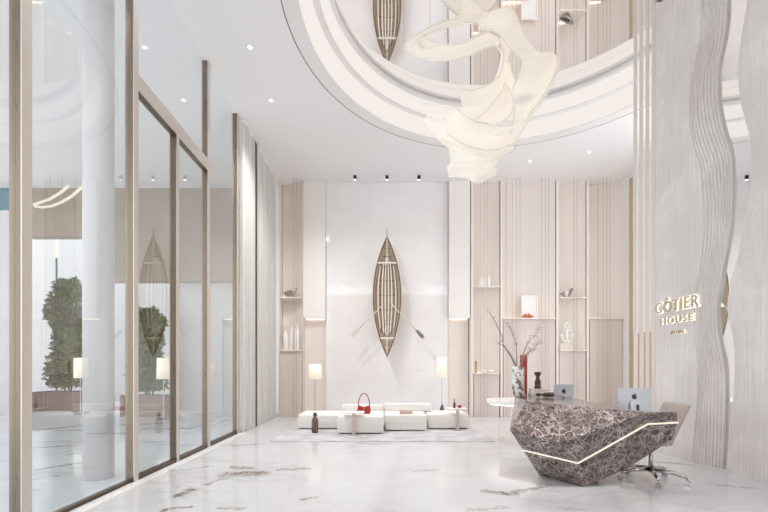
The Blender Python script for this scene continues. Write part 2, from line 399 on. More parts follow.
# back wall
bw = struct(MB().box(-1.54, 2.0, YB, YB + .2, 0, H).build('wall_back', MAT['backwall']), 'polished white stone wall behind the hanging boat', 'wall')
struct(MB().box(XL - .12, XR + .1, 12.0, 12.1, 0, H).build('wall_back_outer', MAT['white']), 'plain wall behind the shelving bays', 'wall')
rw = struct(MB().box(XR, XR + .1, 9.3, 12.0, 0, H).build('wall_right', MAT['white']), 'plain white side wall beyond the marble partition', 'wall')  # wall stops short; unseen opening added so daylight fills the back
struct(MB().box(XR - .03, XR - .002, 11.0, 11.11, 0, H - .15).build('trim_2', MAT['tan']), 'slim tan strip running up the white side wall', 'trim')
dr = sthing('door_1', (XR, 10.45, 0), 'tan veneer door seen between the pale slats', 'door')
MB().box(XR - .05, XR - .002, 9.7, 10.98, 0, 2.33).build('leaf', MAT['tan'], dr)
MB().tube([(XR - .08, 9.85, .9), (XR - .08, 9.85, 1.3)], .012).build('handle', MAT['brass'], dr)
w6 = sthing('window_6', (XL, 10, 0), 'full height glass bay hidden behind the floor length curtains', 'window')  # unseen glazing put in so lounge light passes through the curtains
MB().box(XL - .062, XL - .050, 8.62, 11.9, .06, H).build('glass_pane', MAT['glass'], w6)
MB().box(XL - .11, XL - .02, 8.62, 11.9, 0, .06).build('sill_track', MAT['champagne'], w6)
struct(MB().box(XL - .12, XR, YF - .1, YF, 0, 6.25).build('wall_rear', MAT['rearwood']), 'tan timber wall behind the camera with its height set to limit daylight', 'wall')  # unseen wall added to hold back daylight, open gap left above
# ------------------------------------------------------------------ shelving bays
def sweep_panel(x0, x1, yl, yr, z0, z1, flip=False, n=14):
    """one vertical panel, concave in plan: deep at x0, curling forward at x1"""
    vs = []
    for i in range(n + 1):
        t = i / n; s_ = t ** 2.6
        if flip: s_ = (1 - t) ** 2.6
        vs.append((x0 + (x1 - x0) * t, yl + (yr - yl) * s_))
    back = [(x1, 11.99), (x0, 11.99)]
    return MB().prism(vs + back, z0, z1)
BAYS = [  # px0, px1, shelf heights as px y, rod px list, what it is told by
    (278, 304, (297, 350), (293.5, 296.5), 'narrow fluted oak bay beside the curtains with two lit shelves'),
    (469, 498, (286, 373), (480.5, 484.3, 487.6), 'fluted oak bay beside the white wall box with one high and one low shelf'),
    (498, 553, (318,), (506.4, 512.2, 516.4, 520, 541.6, 545.2, 548.5), 'widest fluted oak bay with the coral on its shelf'),
    (553, 583, (297, 350), (574, 577), 'fluted oak bay holding the white anchor'),
    (583, 619, (318,), (598, 603, 606.8, 610), 'last fluted oak bay next to the white side wall'),
]
DB, DF = 11.82, 11.50     # deepest, foremost
for px0, px1, shelves, rods, lab in BAYS:
    x0, x1 = wx(px0, YB), wx(px1, YB)
    u = thing('shelf_unit', ((x0 + x1) / 2, DF, 0), lab, 'shelving', 'fluted shelving bays')
    sweep_panel(x0 + .1, x1 - .001, DB, DF + .02, 0.0, H - .002).build('back_panel', MAT['panel'], u)
    MB().box(x0 + .022, x0 + .088, DF - .02, 11.99, 0, H - .002).build('divider', MAT['fin'], u, bevel=.008)
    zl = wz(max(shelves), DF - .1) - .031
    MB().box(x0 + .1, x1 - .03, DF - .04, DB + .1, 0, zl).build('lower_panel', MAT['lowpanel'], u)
    for py in shelves:
        z = wz(py, DF - .1)
        sh = MB().box(x0 + .1, x1 - .03, DF - .12, DB + .1, z - .03, z).build('shelf', MAT['shelfm'], u)
        MB().box(x0 + .14, x1 - .3 * (x1 - x0), DB - .05, DB - .02, z + .001, z + .012).build('led_strip', MAT['led'], sh)
    for rx in rods:
        xx = wx(rx, DF - .14)
        MB().tube([(xx, DF - .14, 0), (xx, DF - .14, H - .003)], .006, 6).build('rod', MAT['rod'], u)
for px0, px1, lab, flip in ((304, 326, 'tall white box panel between the curtain bay and the boat wall', True), (448, 469, 'tall white box panel between the boat wall and the oak bays', False)):
    x0, x1 = wx(px0, YB) + .003, wx(px1, YB) - .003
    z = wz(318, DF)
    u = thing('wall_panel', ((x0 + x1) / 2, DF, 0), lab, 'wall panel')
    MB().box(x0, x1, DF, 11.99, z, H - .002).build('upper_box', MAT['panel2'], u, bevel=.01)
    MB().box(x0, x1, DB - .08, 11.99, 0, z - .001).build('lower_panel', MAT['panel'], u)
    MB().box(x0 + .05, x1 - .05, DB - .12, DB - .1, z - .013, z - .002).build('led_strip', MAT['led'], u)

# ------------------------------------------------------------------ glazing
G0, G1 = XL - .11, XL
def mullion(y0, y1, z0, z1, par, name='mullion'):
    o = MB().box(G0, G1 - .012, y0, y1, z0, z1).build(name, MAT['bronze'], par, bevel=.004)
    MB().box(G1 - .012, G1, y0, y1, z0, z1).build('cover_strip', MAT['champagne'], o)
    return o
def pane(y0, y1, z0, z1, par):
    return MB().box(XL - .062, XL - .050, y0, y1, z0, z1).build('glass_pane', MAT['glass'], par)
Ms = [(3.36, 3.46), (4.90, 4.99), (5.94, 6.01), (7.02, 7.11), (8.48, 8.60)]
w = sthing('window_1', (XL, 0, 0), 'full height glass bay nearest the camera', 'window')
pane(-3.2, Ms[0][0], .06, H, w); MB().box(G0, G1, -3.2, Ms[0][0], 0, .06).build('sill_track', MAT['champagne'], w)
w = sthing('window_2', (XL, 4, 0), 'full height glass bay in front of the white column', 'window')
mullion(*Ms[0], 0, H, w); pane(Ms[0][1], Ms[1][0], .03, H, w)
MB().box(G0, G1 - .03, Ms[0][1], Ms[1][0], 0, .03).build('sill_track', MAT['darkbronze'], w)
w = sthing('window_3', (XL, 6, 5), 'glass fanlight above the twin glass doors', 'window')
mullion(*Ms[1], 0, H, w); mullion(Ms[1][1], Ms[3][0], 4.87, 5.07, w, 'transom'); pane(Ms[1][1], Ms[3][0], 5.07, H, w); mullion(*Ms[3], 0, H, w)
d1 = sthing('door_2', (XL, 5.4, 0), 'clear glass door leaf nearer the camera', 'door')
mullion(*Ms[2], 0, 4.87, d1, 'stile'); pane(Ms[1][1], Ms[2][0], .06, 4.87, d1)
MB().box(G0, G1 - .01, Ms[1][1], Ms[2][0], 0, .045).build('bottom_rail', MAT['darkbronze'], d1)
d2 = sthing('door_3', (XL, 6.5, 0), 'clear glass door leaf nearer the curtains', 'door')
pane(Ms[2][1], Ms[3][0], .06, 4.87, d2); MB().box(G0, G1 - .01, Ms[2][1], Ms[3][0], 0, .045).build('bottom_rail', MAT['darkbronze'], d2)
w = sthing('window_4', (XL, 7.8, 0), 'full height glass bay beside the curtains', 'window')
pane(Ms[3][1], Ms[4][0], .06, H, w); mullion(*Ms[4], 0, H, w); MB().box(G0, G1 - .02, Ms[3][1], Ms[4][0], 0, .06).build('sill_track', MAT['darkbronze'], w)
struct(MB().box(XL + .004, XL + .13, YF, 8.6, .0005, .006).build('trim_3', MAT['porcelain']), 'pale metal strip let into the floor along the glazing', 'trim')

# curtains
def curtain(y0, y1, folds, lab, ph=0.0):
    root = thing('curtain', (XL + .02, (y0 + y1) / 2, 0), lab, 'curtain', 'floor length curtains')
    n = folds * 12; b = MB(); vs, fs = [], []
    zs = [0.012, 1.7, 3.4, 5.1, H - .05]
    for z in zs:
        for i in range(n + 1):
            t = i / n; a = 2 * PI * folds * t + ph
            sw = .055 * math.sin(a) + .022 * math.sin(2.3 * a + 1)
            vs.append((XL + .03 + sw * (1 - .12 * z / H), y0 + (y1 - y0) * t + .018 * math.cos(a), z))
    for j in range(len(zs) - 1):
        for i in range(n): fs.append((j * (n + 1) + i, j * (n + 1) + i + 1, (j + 1) * (n + 1) + i + 1, (j + 1) * (n + 1) + i))
    b.add(vs, fs).build('cloth', MAT['curtain'], root, True)
    MB().box(XL - .02, XL + .07, y0, y1, H - .05, H - .004).build('track', MAT['white'], root)
curtain(8.66, 9.48, 6, 'white floor length curtain gathered beside the last glass bay')
curtain(9.74, 11.44, 11, 'white floor length curtain in front of the oak bays', 1.0)
tag(MB().box(XL - .04, XL + .06, 9.53, 9.66, 0, H - .003).build('wall_post', MAT['darkbronze']), 'dark bronze post in the gap between the two curtains', 'post')

# ------------------------------------------------------------------ neighbouring lounge beyond the glass
OX0, OX1, OY1 = -16.0, XL - .12, 17.0
struct(MB().box(OX0, OX1, YF, OY1, -.1, 0).build('floor_lounge', MAT['outfloor']), 'grey veined marble floor of the lounge beyond the glass', 'floor')
struct(MB().box(OX0, OX1, YF, 12.0, H, H + .1).build('ceiling_lounge', MAT['ceil']), 'pale ceiling of the lounge beyond the glass', 'ceiling')
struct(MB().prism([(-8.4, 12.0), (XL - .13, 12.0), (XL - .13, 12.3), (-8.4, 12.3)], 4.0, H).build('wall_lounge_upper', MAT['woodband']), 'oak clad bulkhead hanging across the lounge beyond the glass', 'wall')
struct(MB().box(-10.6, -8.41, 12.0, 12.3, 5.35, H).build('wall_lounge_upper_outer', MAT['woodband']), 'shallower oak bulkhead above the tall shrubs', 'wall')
struct(MB().box(OX0, XL - .13, OY1, OY1 + .1, 0, 8).build('wall_lounge_far', MAT['greywall']), 'far grey wall of the lounge beyond the glass', 'wall')
struct(MB().box(-6.2, XL - .13, 12.35, 12.45, 0, 4.0).build('wall_lounge_side', MAT['greywall']), 'grey wall under the oak bulkhead', 'wall')
cxc = wx(98.7, 5.1)
col = struct(MB().lathe([(.17, 0), (.17, H)], (cxc, 5.1, 0), 40).build('column_1', MAT['colpaint'], None, True), 'round white column standing in the lounge beyond the glass', 'column')
wn = sthing('window_5', (-11, 12.2, 0), 'tall blue tinted window at the lounge edge', 'window')
MB().box(-15.5, -10.75, 12.1, 12.12, 6.15, H + .4).build('glass_pane', MAT['blueglass'], wn)
MB().box(-10.75, -10.6, 12.05, 12.2, 0, H).build('mullion', MAT['champagne'], wn)
struct(MB().box(OX0, -10.75, 12.05, 12.2, 0, 6.15).build('wall_lounge_edge', MAT['greywall']), 'grey wall below the blue tinted window', 'wall')

def foliage(b, c, sx, sy, z0, z1, n, leaf):
    c = Vector(c)
    for _ in range(n):
        # points biased to the outer shell of a rounded column
        a = random.uniform(0, 2 * PI); rr = random.uniform(.25, 1) ** .5; t = random.random()
        wv = 1 + .22 * math.sin(9 * t + 2 * a) + .16 * math.sin(23 * t + 3 * a)
        edge = min(1, 2.2 * (1 - t) + .55)
        p = c + Vector((sx * rr * wv * edge * math.cos(a), sy * rr * wv * edge * math.sin(a), z0 + (z1 - z0) * t))
        d = Vector((random.uniform(-1, 1), random.uniform(-1, 1), random.uniform(-.7, .9))).normalized()
        q = d.cross(Vector((random.uniform(-1, 1), random.uniform(-1, 1), random.uniform(-1, 1)))).normalized()
        L = leaf * random.uniform(.6, 1.25); W = L * .3
        nn = d.cross(q) * L * .08
        b.add([p, p + d * L * .45 + q * W + nn, p + d * L, p + d * L * .45 - q * W + nn], [(0, 1, 2, 3)])
    return b
def planter(x0, x1, y0, y1, lab, shrublabs, h=.62, fat=.28):
    p = thing('planter', ((x0 + x1) / 2, (y0 + y1) / 2, 0), lab, 'planter')
    t = .05
    MB().box(x0, x1, y0, y0 + t, 0, h).box(x0, x1, y1 - t, y1, 0, h).box(x0, x0 + t, y0 + t, y1 - t, 0, h).box(x1 - t, x1, y0 + t, y1 - t, 0, h).build('body', MAT['planter'], p)
    MB().box(x0 + t, x1 - t, y0 + t, y1 - t, 0, h - .06).build('soil', MAT['stem'], p)
    n = len(shrublabs)
    for i, (lb, ht) in enumerate(shrublabs):
        cx = x0 + (x1 - x0) * (.5 if n == 1 else .28 + .44 * i); cy = (y0 + y1) / 2; sx = (x1 - x0) / n * .42
        s_ = thing('shrub', (cx, cy, h - .06), lb, 'shrub', 'lounge shrubs')
        foliage(MB(), (cx, cy, 0), sx * .78, (y1 - y0) * .28, h + .14, ht, 6500, .14).build('foliage', MAT['hedge'], s_)
        b = MB()
        for q in range(4):
            ox, oy = random.uniform(-.12, .12), random.uniform(-.1, .1)
            b.tube([(cx + ox, cy + oy, h - .058), (cx + ox * 1.2, cy + oy, ht * .5), (cx + ox * .6, cy + oy * 2, ht * .9)], [.02, .014, .006], 6)
        b.build('stem', MAT['stem'], s_)
planter(wx(35, 13.2), wx(88, 13.2), 13.0, 13.9, 'brown timber planter box beyond the glass beside the white column',
        [('tall dense green shrub growing in the brown planter next to the white column', 4.35)])
planter(wx(122, 11.6), wx(168, 11.6), 11.5, 11.95, 'low brown planter beyond the glass under the oak bulkhead', [('slim green shrub behind the glass beside the boat reflection', 3.1)])
# lounge lamp poles and light loop
def at_z(px, py, z):
    Y = (z - EYE) * F / (VY - py); return Vector(((px - VX) * Y / F, Y, z))
lp = thing('ceiling_light', at_z(58, 198, 6.1), 'looped glowing light line on the lounge ceiling', 'light')
pts = [at_z(*p, 6.1) for p in ((68, 186.5), (60, 193), (50, 199), (40, 202.6), (34, 204.5), (35, 206.4), (42, 207.4), (52, 206), (62, 202), (72, 196), (82, 187))]
MB().tube(pts, .035, 8).build('light_tube', MAT['deskled'], lp)
for q in (2, 8): MB().tube([pts[q], pts[q] + Vector((0, 0, H - 6.1 - .002))], .006, 6).build('hanger', MAT['steel'], lp)
px_, py_ = wx(56.5, 14.3), 14.3
pl = thing('pole_light', (px_, py_, 0), 'slim pole lamp with a white glowing tube behind the tall shrub', 'lamp')
MB().tube([(px_, py_, 0), (px_, py_, wz(258, 14.3))], .03, 8).build('pole', MAT['darkpole'], pl)
MB().tube([(px_, py_, wz(258, 14.3)), (px_, py_, wz(229, 14.3))], .05, 8).build('light_tube', MAT['shade'], pl)
MB().lathe([(.16, 0), (.16, .02), (.03, .03)], (px_, py_, 0), 24).build('base', MAT['darkpole'], pl)

# ------------------------------------------------------------------ floor lamps
def floor_lamp(x, y, z0, z1, r, lab, cone=True):
    o = thing('floor_lamp', (x, y, 0), lab, 'lamp', 'floor lamps')
    if cone: MB().lathe([(.15, 0), (.15, .015), (.09, .2), (.035, .40), (.012, .46)], (x, y, 0), 32).build('base', MAT['darkpole'], o, True)
    else: MB().lathe([(.15, 0), (.15, .015), (.012, .03)], (x, y, 0), 32).build('base', MAT['darkpole'], o)
    MB().tube([(x, y, .02), (x, y, z1 - .05)], .01, 8).build('pole', MAT['rod'], o)
    s_ = MB().lathe([(r, z0), (r * .97, z1), (r * .94, z1), (r * .97, z0)], (x, y, 0), 40, False, True).build('lamp_shade', MAT['shade'], o, True)
    MB().box(x - r * .95, x + r * .95, y - .004, y + .004, z1 - .06, z1 - .052).box(x - .004, x + .004, y - r * .95, y + r * .95, z1 - .06, z1 - .052).build('shade_spider', MAT['rod'], s_)
    MB().lathe([(.005, z0 + .1), (.035, z0 + .16), (.03, z0 + .2), (.012, z0 + .24)], (x, y, 0), 16).build('bulb', MAT['lens'], o, True)
Yl = 10.45
floor_lamp(wx(315, Yl), Yl, wz(379, Yl), wz(364, Yl), .165, 'floor lamp with a wide lit drum shade near the curtains', False)
floor_lamp(wx(442, Yl), Yl, wz(377.5, Yl), wz(357.5, Yl), .13, 'floor lamp with a taller narrow lit shade and dark cone base')
floor_lamp(wx(163.5, 11.0), 11.0, wz(379, 11.0), wz(358, 11.0), .17, 'lit floor lamp in the lounge beyond the glass doors', False)
floor_lamp(wx(80.5, 12.0), 12.0, wz(378, 12.0), wz(358, 12.0), .17, 'lit floor lamp in the lounge in front of the planter', False)

# ------------------------------------------------------------------ boat with oars
bx, rim, zb, zt = wx(387, 11.25), 11.22, wz(356, 11.25), wz(237, 11.25)
boat = thing('rowing_boat', (bx, rim, zb), 'slim wooden rowing boat hung upright on the white wall', 'boat')
HL, zc = (zt - zb) / 2, (zt + zb) / 2
bw_ = lambda s: .385 * max(0, 1 - abs(s) ** 2.05)
bd_ = lambda s: .33 * max(0, 1 - abs(s) ** 2.6)
def hull_pt(s, a):   # a in -1..1 across the section
    w_, d_ = bw_(s), bd_(s)
    return (bx + w_ * math.sin(a * PI / 2) , rim + d_ * math.cos(a * PI / 2) ** .8, zc + HL * s)
ns, na = 48, 16
vs = [hull_pt(-1 + 2 * i / ns, -1 + 2 * j / na) for i in range(ns + 1) for j in range(na + 1)]
fs = [(i * (na + 1) + j, i * (na + 1) + j + 1, (i + 1) * (na + 1) + j + 1, (i + 1) * (na + 1) + j) for i in range(ns) for j in range(na)]
MB().add(vs, fs).build('hull', MAT['hullw'], boat, True, solid=.016)
lin = [Vector(((p[0] - bx) * .955 + bx, p[1] - .012, (p[2] - zc) * .985 + zc)) for p in vs]
MB().add(lin, fs).build('lining', MAT['lining'], boat, True)
for s in (-.5, .5):
    MB().box(bx - .04, bx + .04, hull_pt(s, 0)[1] + .01, YB - .001, zc + HL * s - .03, zc + HL * s + .03).build('wall_mount', MAT['silver'], boat)
for sd in (-1, 1):
    MB().tube([hull_pt(-.995 + 1.99 * i / 40, sd) for i in range(41)], .018, 8).build('gunwale', MAT['gunwale'], boat, True)
for fx in (-.66, -.36, -.12, .12, .36, .66):
    L = .70 - .25 * abs(fx)
    MB().tube([(bx + bw_(s) * fx, rim + .10 + bd_(s) * .25 * (1 - abs(fx)), zc + HL * s) for s in [(-L + 2 * L * i / 24) for i in range(25)]], .022, 6).build('floor_slat', MAT['boatslat'], boat, True)
for s in (-.82, -.7, -.45, -.2, .05, .3, .55, .7, .82):
    MB().tube([(hull_pt(s, a / 8)[0] * 1, hull_pt(s, a / 8)[1] - .012, hull_pt(s, 0)[2]) for a in range(-8, 9)], .012, 6).build('rib', MAT['gunwale'], boat, True)
for s in (-.70, .56):
    MB().box(bx - bw_(s), bx + bw_(s), rim - .015, rim + .015, zc + HL * s - .02, zc + HL * s + .02).build('thwart', MAT['boatslat'], boat, bevel=.004)
for s0, s1 in ((.56, .985), (-.985, -.70)):
    MB().tube([(bx, rim + .01, zc + HL * s0), (bx, rim + .01, zc + HL * s1)], .014, 6).build('deck_spine', MAT['boatslat'], boat)
MB().tube([(bx, rim + .01, zt - .02), (bx, rim, zt + .24)], [.022, .012], 8).build('stem_post', MAT['silver'], boat)
MB().tube([(bx, rim + .01, zb + .02), (bx, rim, zb - .07)], [.022, .014], 8).build('stern_post', MAT['silver'], boat)
def oar(p, q, lab, blade_mat):
    P0, P1 = at(*p, 11.10), at(*q, 11.10)
    o = thing('oar', P1, lab, 'oar', 'oars crossing the boat')
    d = (P1 - P0).normalized(); n_ = d.cross(Vector((0, 1, 0)))
    Q = P0.lerp(P1, .45); MB().tube([Q, (Q.x, YB - .001, Q.z)], .008, 6).build('wall_mount', MAT['silver'], o)
    MB().tube([P0, P1 - d * .3], .013, 8).build('shaft', MAT['oar'], o, True)
    B = P1 - d * .32
    ws = [(0, .014), (.06, .04), (.16, .055), (.28, .055), (.32, .035)]
    vs = [B + d * t + n_ * w_ * sg + Vector((0, yy, 0)) for t, w_ in ws for sg in (-1, 1) for yy in (-.008, .008)]
    fs = []
    for i in range(len(ws) - 1):
        a, c = 4 * i, 4 * i + 4
        fs += [(a, a + 2, c + 2, c), (a + 1, c + 1, c + 3, a + 3), (a, c, c + 1, a + 1), (a + 2, a + 3, c + 3, c + 2)]
    fs += [(0, 1, 3, 2), (16, 18, 19, 17)]
    MB().add(vs, fs).build('blade', blade_mat, o)
oar((383, 304.5), (352, 336), 'pale oar slanting down towards the curtains from the boat', MAT['oar'])
oar((391.5, 304), (423.5, 338), 'oar with a grey brown blade slanting down towards the oak bays', MAT['silver'])

# ------------------------------------------------------------------ sofa group
rug = tag(MB().box(wx(270, 7.57), wx(495, 7.57), 7.57, 10.9, .0005, .012).build('rug', MAT['rug'], bevel=.004), 'large pale grey rug under the white sofa modules', 'rug')
Z0 = .013
def module(px0, px1, Y, depth, h, lab, back=None):
    x0, x1 = wx(px0, Y) + .008, wx(px1, Y) - .008
    o = thing('sofa_module', ((x0 + x1) / 2, Y + depth / 2, Z0), lab, 'sofa', 'white sofa modules')
    MB().box(x0 + .05, x1 - .05, Y + .05, Y + depth - .05, Z0, Z0 + .03).build('plinth', MAT['darkpole'], o)
    MB().box(x0, x1, Y, Y + depth, Z0 + .02, h).build('seat_block', MAT['sofa'], o, True, bevel=.032, seg=4)
    if back:
        b0, b1, yb, ht = back
        MB().box(b0, b1, yb, yb + .22, max(h - .012, .358), ht).build('backrest', MAT['sofa'], o, True, bevel=.045, seg=4)
    MB().tube([(x0 + .02, Y - .001, h * .5), (x1 - .02, Y - .001, h * .5)], .004, 6).build('seam', MAT['beige'], o)
module(297, 340.5, 9.05, .95, .34, 'low white sofa block at the curtain end with no backrest')
module(337, 384, 8.38, 1.42, .385, 'white sofa block pulled forward carrying the red handbag', (wx(342, 9.55), wx(383.5, 9.55), 9.53, .53))
module(384.8, 427.4, 8.78, 1.05, .37, 'middle white sofa block with the books on it', (wx(383.8, 9.6), wx(431.5, 9.6), 9.56, .55))
module(427.8, 470, 9.05, .9, .35, 'low white sofa block at the oak bay end')
def side_table(px0, px1, spx, Y, ztop, Ytop, lab):
    x0, x1 = wx(px0, Y), wx(px1, Y); xs = wx(spx, Y)
    o = thing('side_table', (xs, Y, Z0), lab, 'table', 'slim sofa side tables')
    MB().box(x0, x1, Y - .05, Y + Ytop, ztop, ztop + .018).build('table_top', MAT['paper'], o, bevel=.004)
    MB().box(xs - .035, xs + .035, Y - .05, Y - .025, Z0 + .012, ztop).build('post', MAT['postm'], o)
    MB().box(xs - .13, xs + .13, Y - .12, Y - .02, Z0, Z0 + .012).build('base', MAT['champagne'], o)
side_table(343, 364, 354, 8.32, .455, .32, 'slim side table reaching over the block with the red handbag')
side_table(448, 467, 457.3, 9.0, .47, .3, 'slim side table over the sofa block at the oak bay end')
# handbag
hx, hy, hz = wx(364, 8.9), 8.9, .386
bag = thing('handbag', (hx, hy, hz), 'red leather handbag standing on the forward sofa block', 'handbag')
prof = [(-.145, .02), (-.15, .08), (-.125, .20), (-.08, .17), (0, .145), (.08, .17), (.125, .20), (.15, .08), (.145, .02), (.1, 0), (-.1, 0)]
b = MB(); n = len(prof)
vs = [(hx + x, hy - .05 * (1 - z / .4), hz + z) for x, z in prof] + [(hx + x, hy + .05 * (1 - z / .4), hz + z) for x, z in prof]
b.add(vs, [tuple(range(n)), tuple(range(2 * n - 1, n - 1, -1))] + [(i, (i + 1) % n, n + (i + 1) % n, n + i) for i in range(n)]).build('body', MAT['red'], bag, bevel=.012, seg=3)
MB().tube([(hx + .125 * math.cos(a), hy, hz + .18 + .27 * math.sin(a)) for a in [PI * i / 20 for i in range(21)]], .011, 8).build('handle', MAT['red'], bag, True)
MB().box(hx - .02, hx + .02, hy - .058, hy - .046, hz + .1, hz + .13).build('clasp', MAT['brass'], bag)
# books on the middle block
def book(x0, x1, y0, y1, z0, z1, cov, lab, name='book', grp=None):
    o = thing(name, ((x0 + x1) / 2, (y0 + y1) / 2, z0), lab, 'book', grp); t = min(.006, (z1 - z0) * .2)
    MB().box(x0, x1, y0, y1, z0, z0 + t).box(x0, x1, y0, y1, z1 - t, z1).box(x0, x0 + t, y0, y1, z0 + t, z1 - t).build('cover', cov, o)
    MB().box(x0 + t, x1 - .006, y0 + .006, y1 - .006, z0 + t, z1 - t).build('pages', MAT['beige'], o)
zz = .372
book(wx(400, 9.0), wx(412, 9.0), 8.92, 9.12, zz, zz + .045, MAT['pinkred'], 'red covered book under another on the middle sofa block', grp='books on the sofa')
book(wx(401, 9.0), wx(413, 9.0), 8.93, 9.14, zz + .046, zz + .10, MAT['beige'], 'beige book lying on the red book on the sofa', grp='books on the sofa')
# items on the side table
tz = .489
bt = thing('bottle', (wx(454.5, 9.1), 9.12, tz), 'small brown bottle standing on the side table', 'bottle')
MB().lathe([(.03, 0), (.032, .01), (.032, .09), (.014, .13), (.012, .19)], (wx(454.5, 9.1), 9.12, tz), 20).build('body', MAT['brownm'], bt, True)
MB().lathe([(.016, .19), (.016, .215)], (wx(454.5, 9.1), 9.12, tz), 16).build('stopper', MAT['brass'], bt)
cp = thing('bowl', (wx(459.5, 9.1), 9.1, tz), 'little dark red bowl beside the bottle on the side table', 'bowl')
MB().lathe([(.02, 0), (.05, .03), (.06, .06), (.054, .06), (.045, .032), (.0, .012)], (wx(459.5, 9.1), 9.1, tz), 24, False).build('body', MAT['red'], cp, True)
# vase on rug
vz = (wx(315, 8.6), 8.6, Z0)
vs_ = thing('vase', vz, 'brown mottled bottle vase standing on the rug by the sofa', 'vase')
MB().lathe([(.065, 0), (.072, .01), (.072, .24), (.06, .29), (.035, .33), (.03, .36)], vz, 28).build('body', MAT['brownm'], vs_, True)
MB().lathe([(.042, .36), (.045, .375), (.03, .42), (.012, .43)], vz, 24).build('stopper', MAT['darkbrown'], vs_, True)

# ------------------------------------------------------------------ things on the shelves
ZS = lambda py: wz(py, DF - .1)
YS = DF - .03
def bowl(px, z, y, r, h, tilt, lab, mat):
    x = wx(px, y); o = thing('bowl', (x, y, z), lab, 'bowl', 'silver shelf bowls')
    vs = []
    prof = [(.35, 0), (.6, .25), (.9, .75), (1.0, 1.0), (.95, 1.0), (.84, .75), (.52, .3), (.0, .15)]
    b = MB().lathe([(r * a, h * c) for a, c in prof], (0, 0, 0), 28, False)
    b.v = [Vector((x + v.x, y + v.y * .45, z + v.z * (1 + tilt * v.x / r))) for v in b.v]
    b.build('body', mat, o, True)
    MB().lathe([(r * .35, -.0), (r * .3, .012)], (x, y, z), 20).build('foot', mat, o)
bowl(290.5, ZS(297) + .001, YS + .02, .21, .20, .35, 'silver boat shaped bowl on the top shelf beside the curtains', MAT['silver'])
bowl(566.5, ZS(297) + .001, YS + .02, .19, .20, .4, 'silver boat shaped bowl on the shelf above the white anchor', MAT['silver'])
def lvase(px, w, pyt, py0, y, lab):
    x, z0 = wx(px, y), ZS(py0) + .001; h = wz(pyt, y) - z0; r = w / 2
    o = thing('vase', (x, y, z0), lab, 'vase', 'white shelf vases')
    MB().lathe([(r * .8, 0), (r, .03), (r, h * .62), (r * .9, h * .78), (r * .45, h * .9), (r * .5, h)], (x, y, z0), 24).build('body', MAT['porcelain'], o, True)
lvase(285.7, .15, 331, 350, YS, 'shortest white bottle vase on the lower curtain bay shelf')
lvase(291.8, .13, 327, 350, YS + .06, 'middle white bottle vase on the lower curtain bay shelf')
lvase(296.7, .15, 324.5, 350, YS, 'tallest white bottle vase on the lower curtain bay shelf')
o = thing('box', (wx(482, YS), YS, ZS(286)), 'small white lidded box on the highest oak shelf', 'box')
MB().box(wx(479, YS), wx(485.5, YS), YS - .06, YS + .06, ZS(286) + .001, ZS(286) + .2).build('body', MAT['porcelain'], o, bevel=.008)
MB().box(wx(478.6, YS), wx(485.9, YS), YS - .07, YS + .07, ZS(286) + .201, ZS(286) + .24).build('lid', MAT['porcelain'], o, bevel=.006)
lvase(488.6, .09, 276, 286, YS, 'small white vase beside the lidded box on the high shelf')
o = thing('candlestick', (wx(475.8, YS), YS, ZS(373)), 'slim brass candlestick on the lowest oak shelf', 'candlestick')
MB().lathe([(.045, 0), (.045, .02), (.03, .03), (.03, .3), (.036, .31), (.036, .33)], (wx(475.8, YS), YS, ZS(373) + .001), 20).build('stem', MAT['brass'], o, True)
MB().lathe([(.02, .331), (.02, .40)], (wx(475.8, YS), YS, ZS(373) + .001), 16).build('candle', MAT['beige'], o)
for px, lab in ((483, 'small white dish near the candlestick on the lowest oak shelf'), (490.5, 'small white dish farther from the candlestick on the lowest oak shelf')):
    o = thing('dish', (wx(px, YS), YS, ZS(373)), lab, 'dish', 'white dishes on the low shelf')
    MB().lathe([(.04, 0), (.085, .05), (.09, .09), (.08, .09), (.07, .05), (0, .02)], (wx(px, YS), YS, ZS(373) + .001), 24, False).build('body', MAT['porcelain'], o, True)
# coral and white frame
zf = ZS(318) + .001
o = thing('picture_frame', (wx(529.5, YS), YS + .12, zf), 'white framed panel standing behind the orange coral', 'picture')
xa, xb, zt_ = wx(521.5, YS + .1), wx(538, YS + .1), wz(295.5, YS + .1)
MB().box(xa, xb, YS + .12, YS + .14, zf, zt_).build('panel', MAT['plaster'], o)
MB().box(xa, xb, YS + .09, YS + .119, zf, zf + .04).box(xa, xb, YS + .09, YS + .119, zt_ - .04, zt_).box(xa, xa + .04, YS + .09, YS + .119, zf + .04, zt_ - .04).box(xb - .04, xb, YS + .09, YS + .119, zf + .04, zt_ - .04).build('frame', MAT['porcelain'], o)
o = thing('coral', (wx(527.5, YS), YS - .03, zf), 'orange red coral branch lying on the widest shelf', 'coral')
b = MB(); cx, cy = wx(527.5, YS), YS - .03
for i in range(11):
    a = PI * (i + .5) / 11; L = .17 * (.8 + .3 * random.random())
    b.tube([(cx, cy, zf + .02), (cx + L * .6 * math.cos(a), cy + random.uniform(-.03, .03), zf + .02 + .05 * math.sin(a)), (cx + L * math.cos(a), cy + random.uniform(-.05, .05), zf + .022 + .12 * math.sin(a))], [.024, .018, .009], 6)
b.build('branches', MAT['coral'], o, True); o.children[0].name = 'coral_branch'
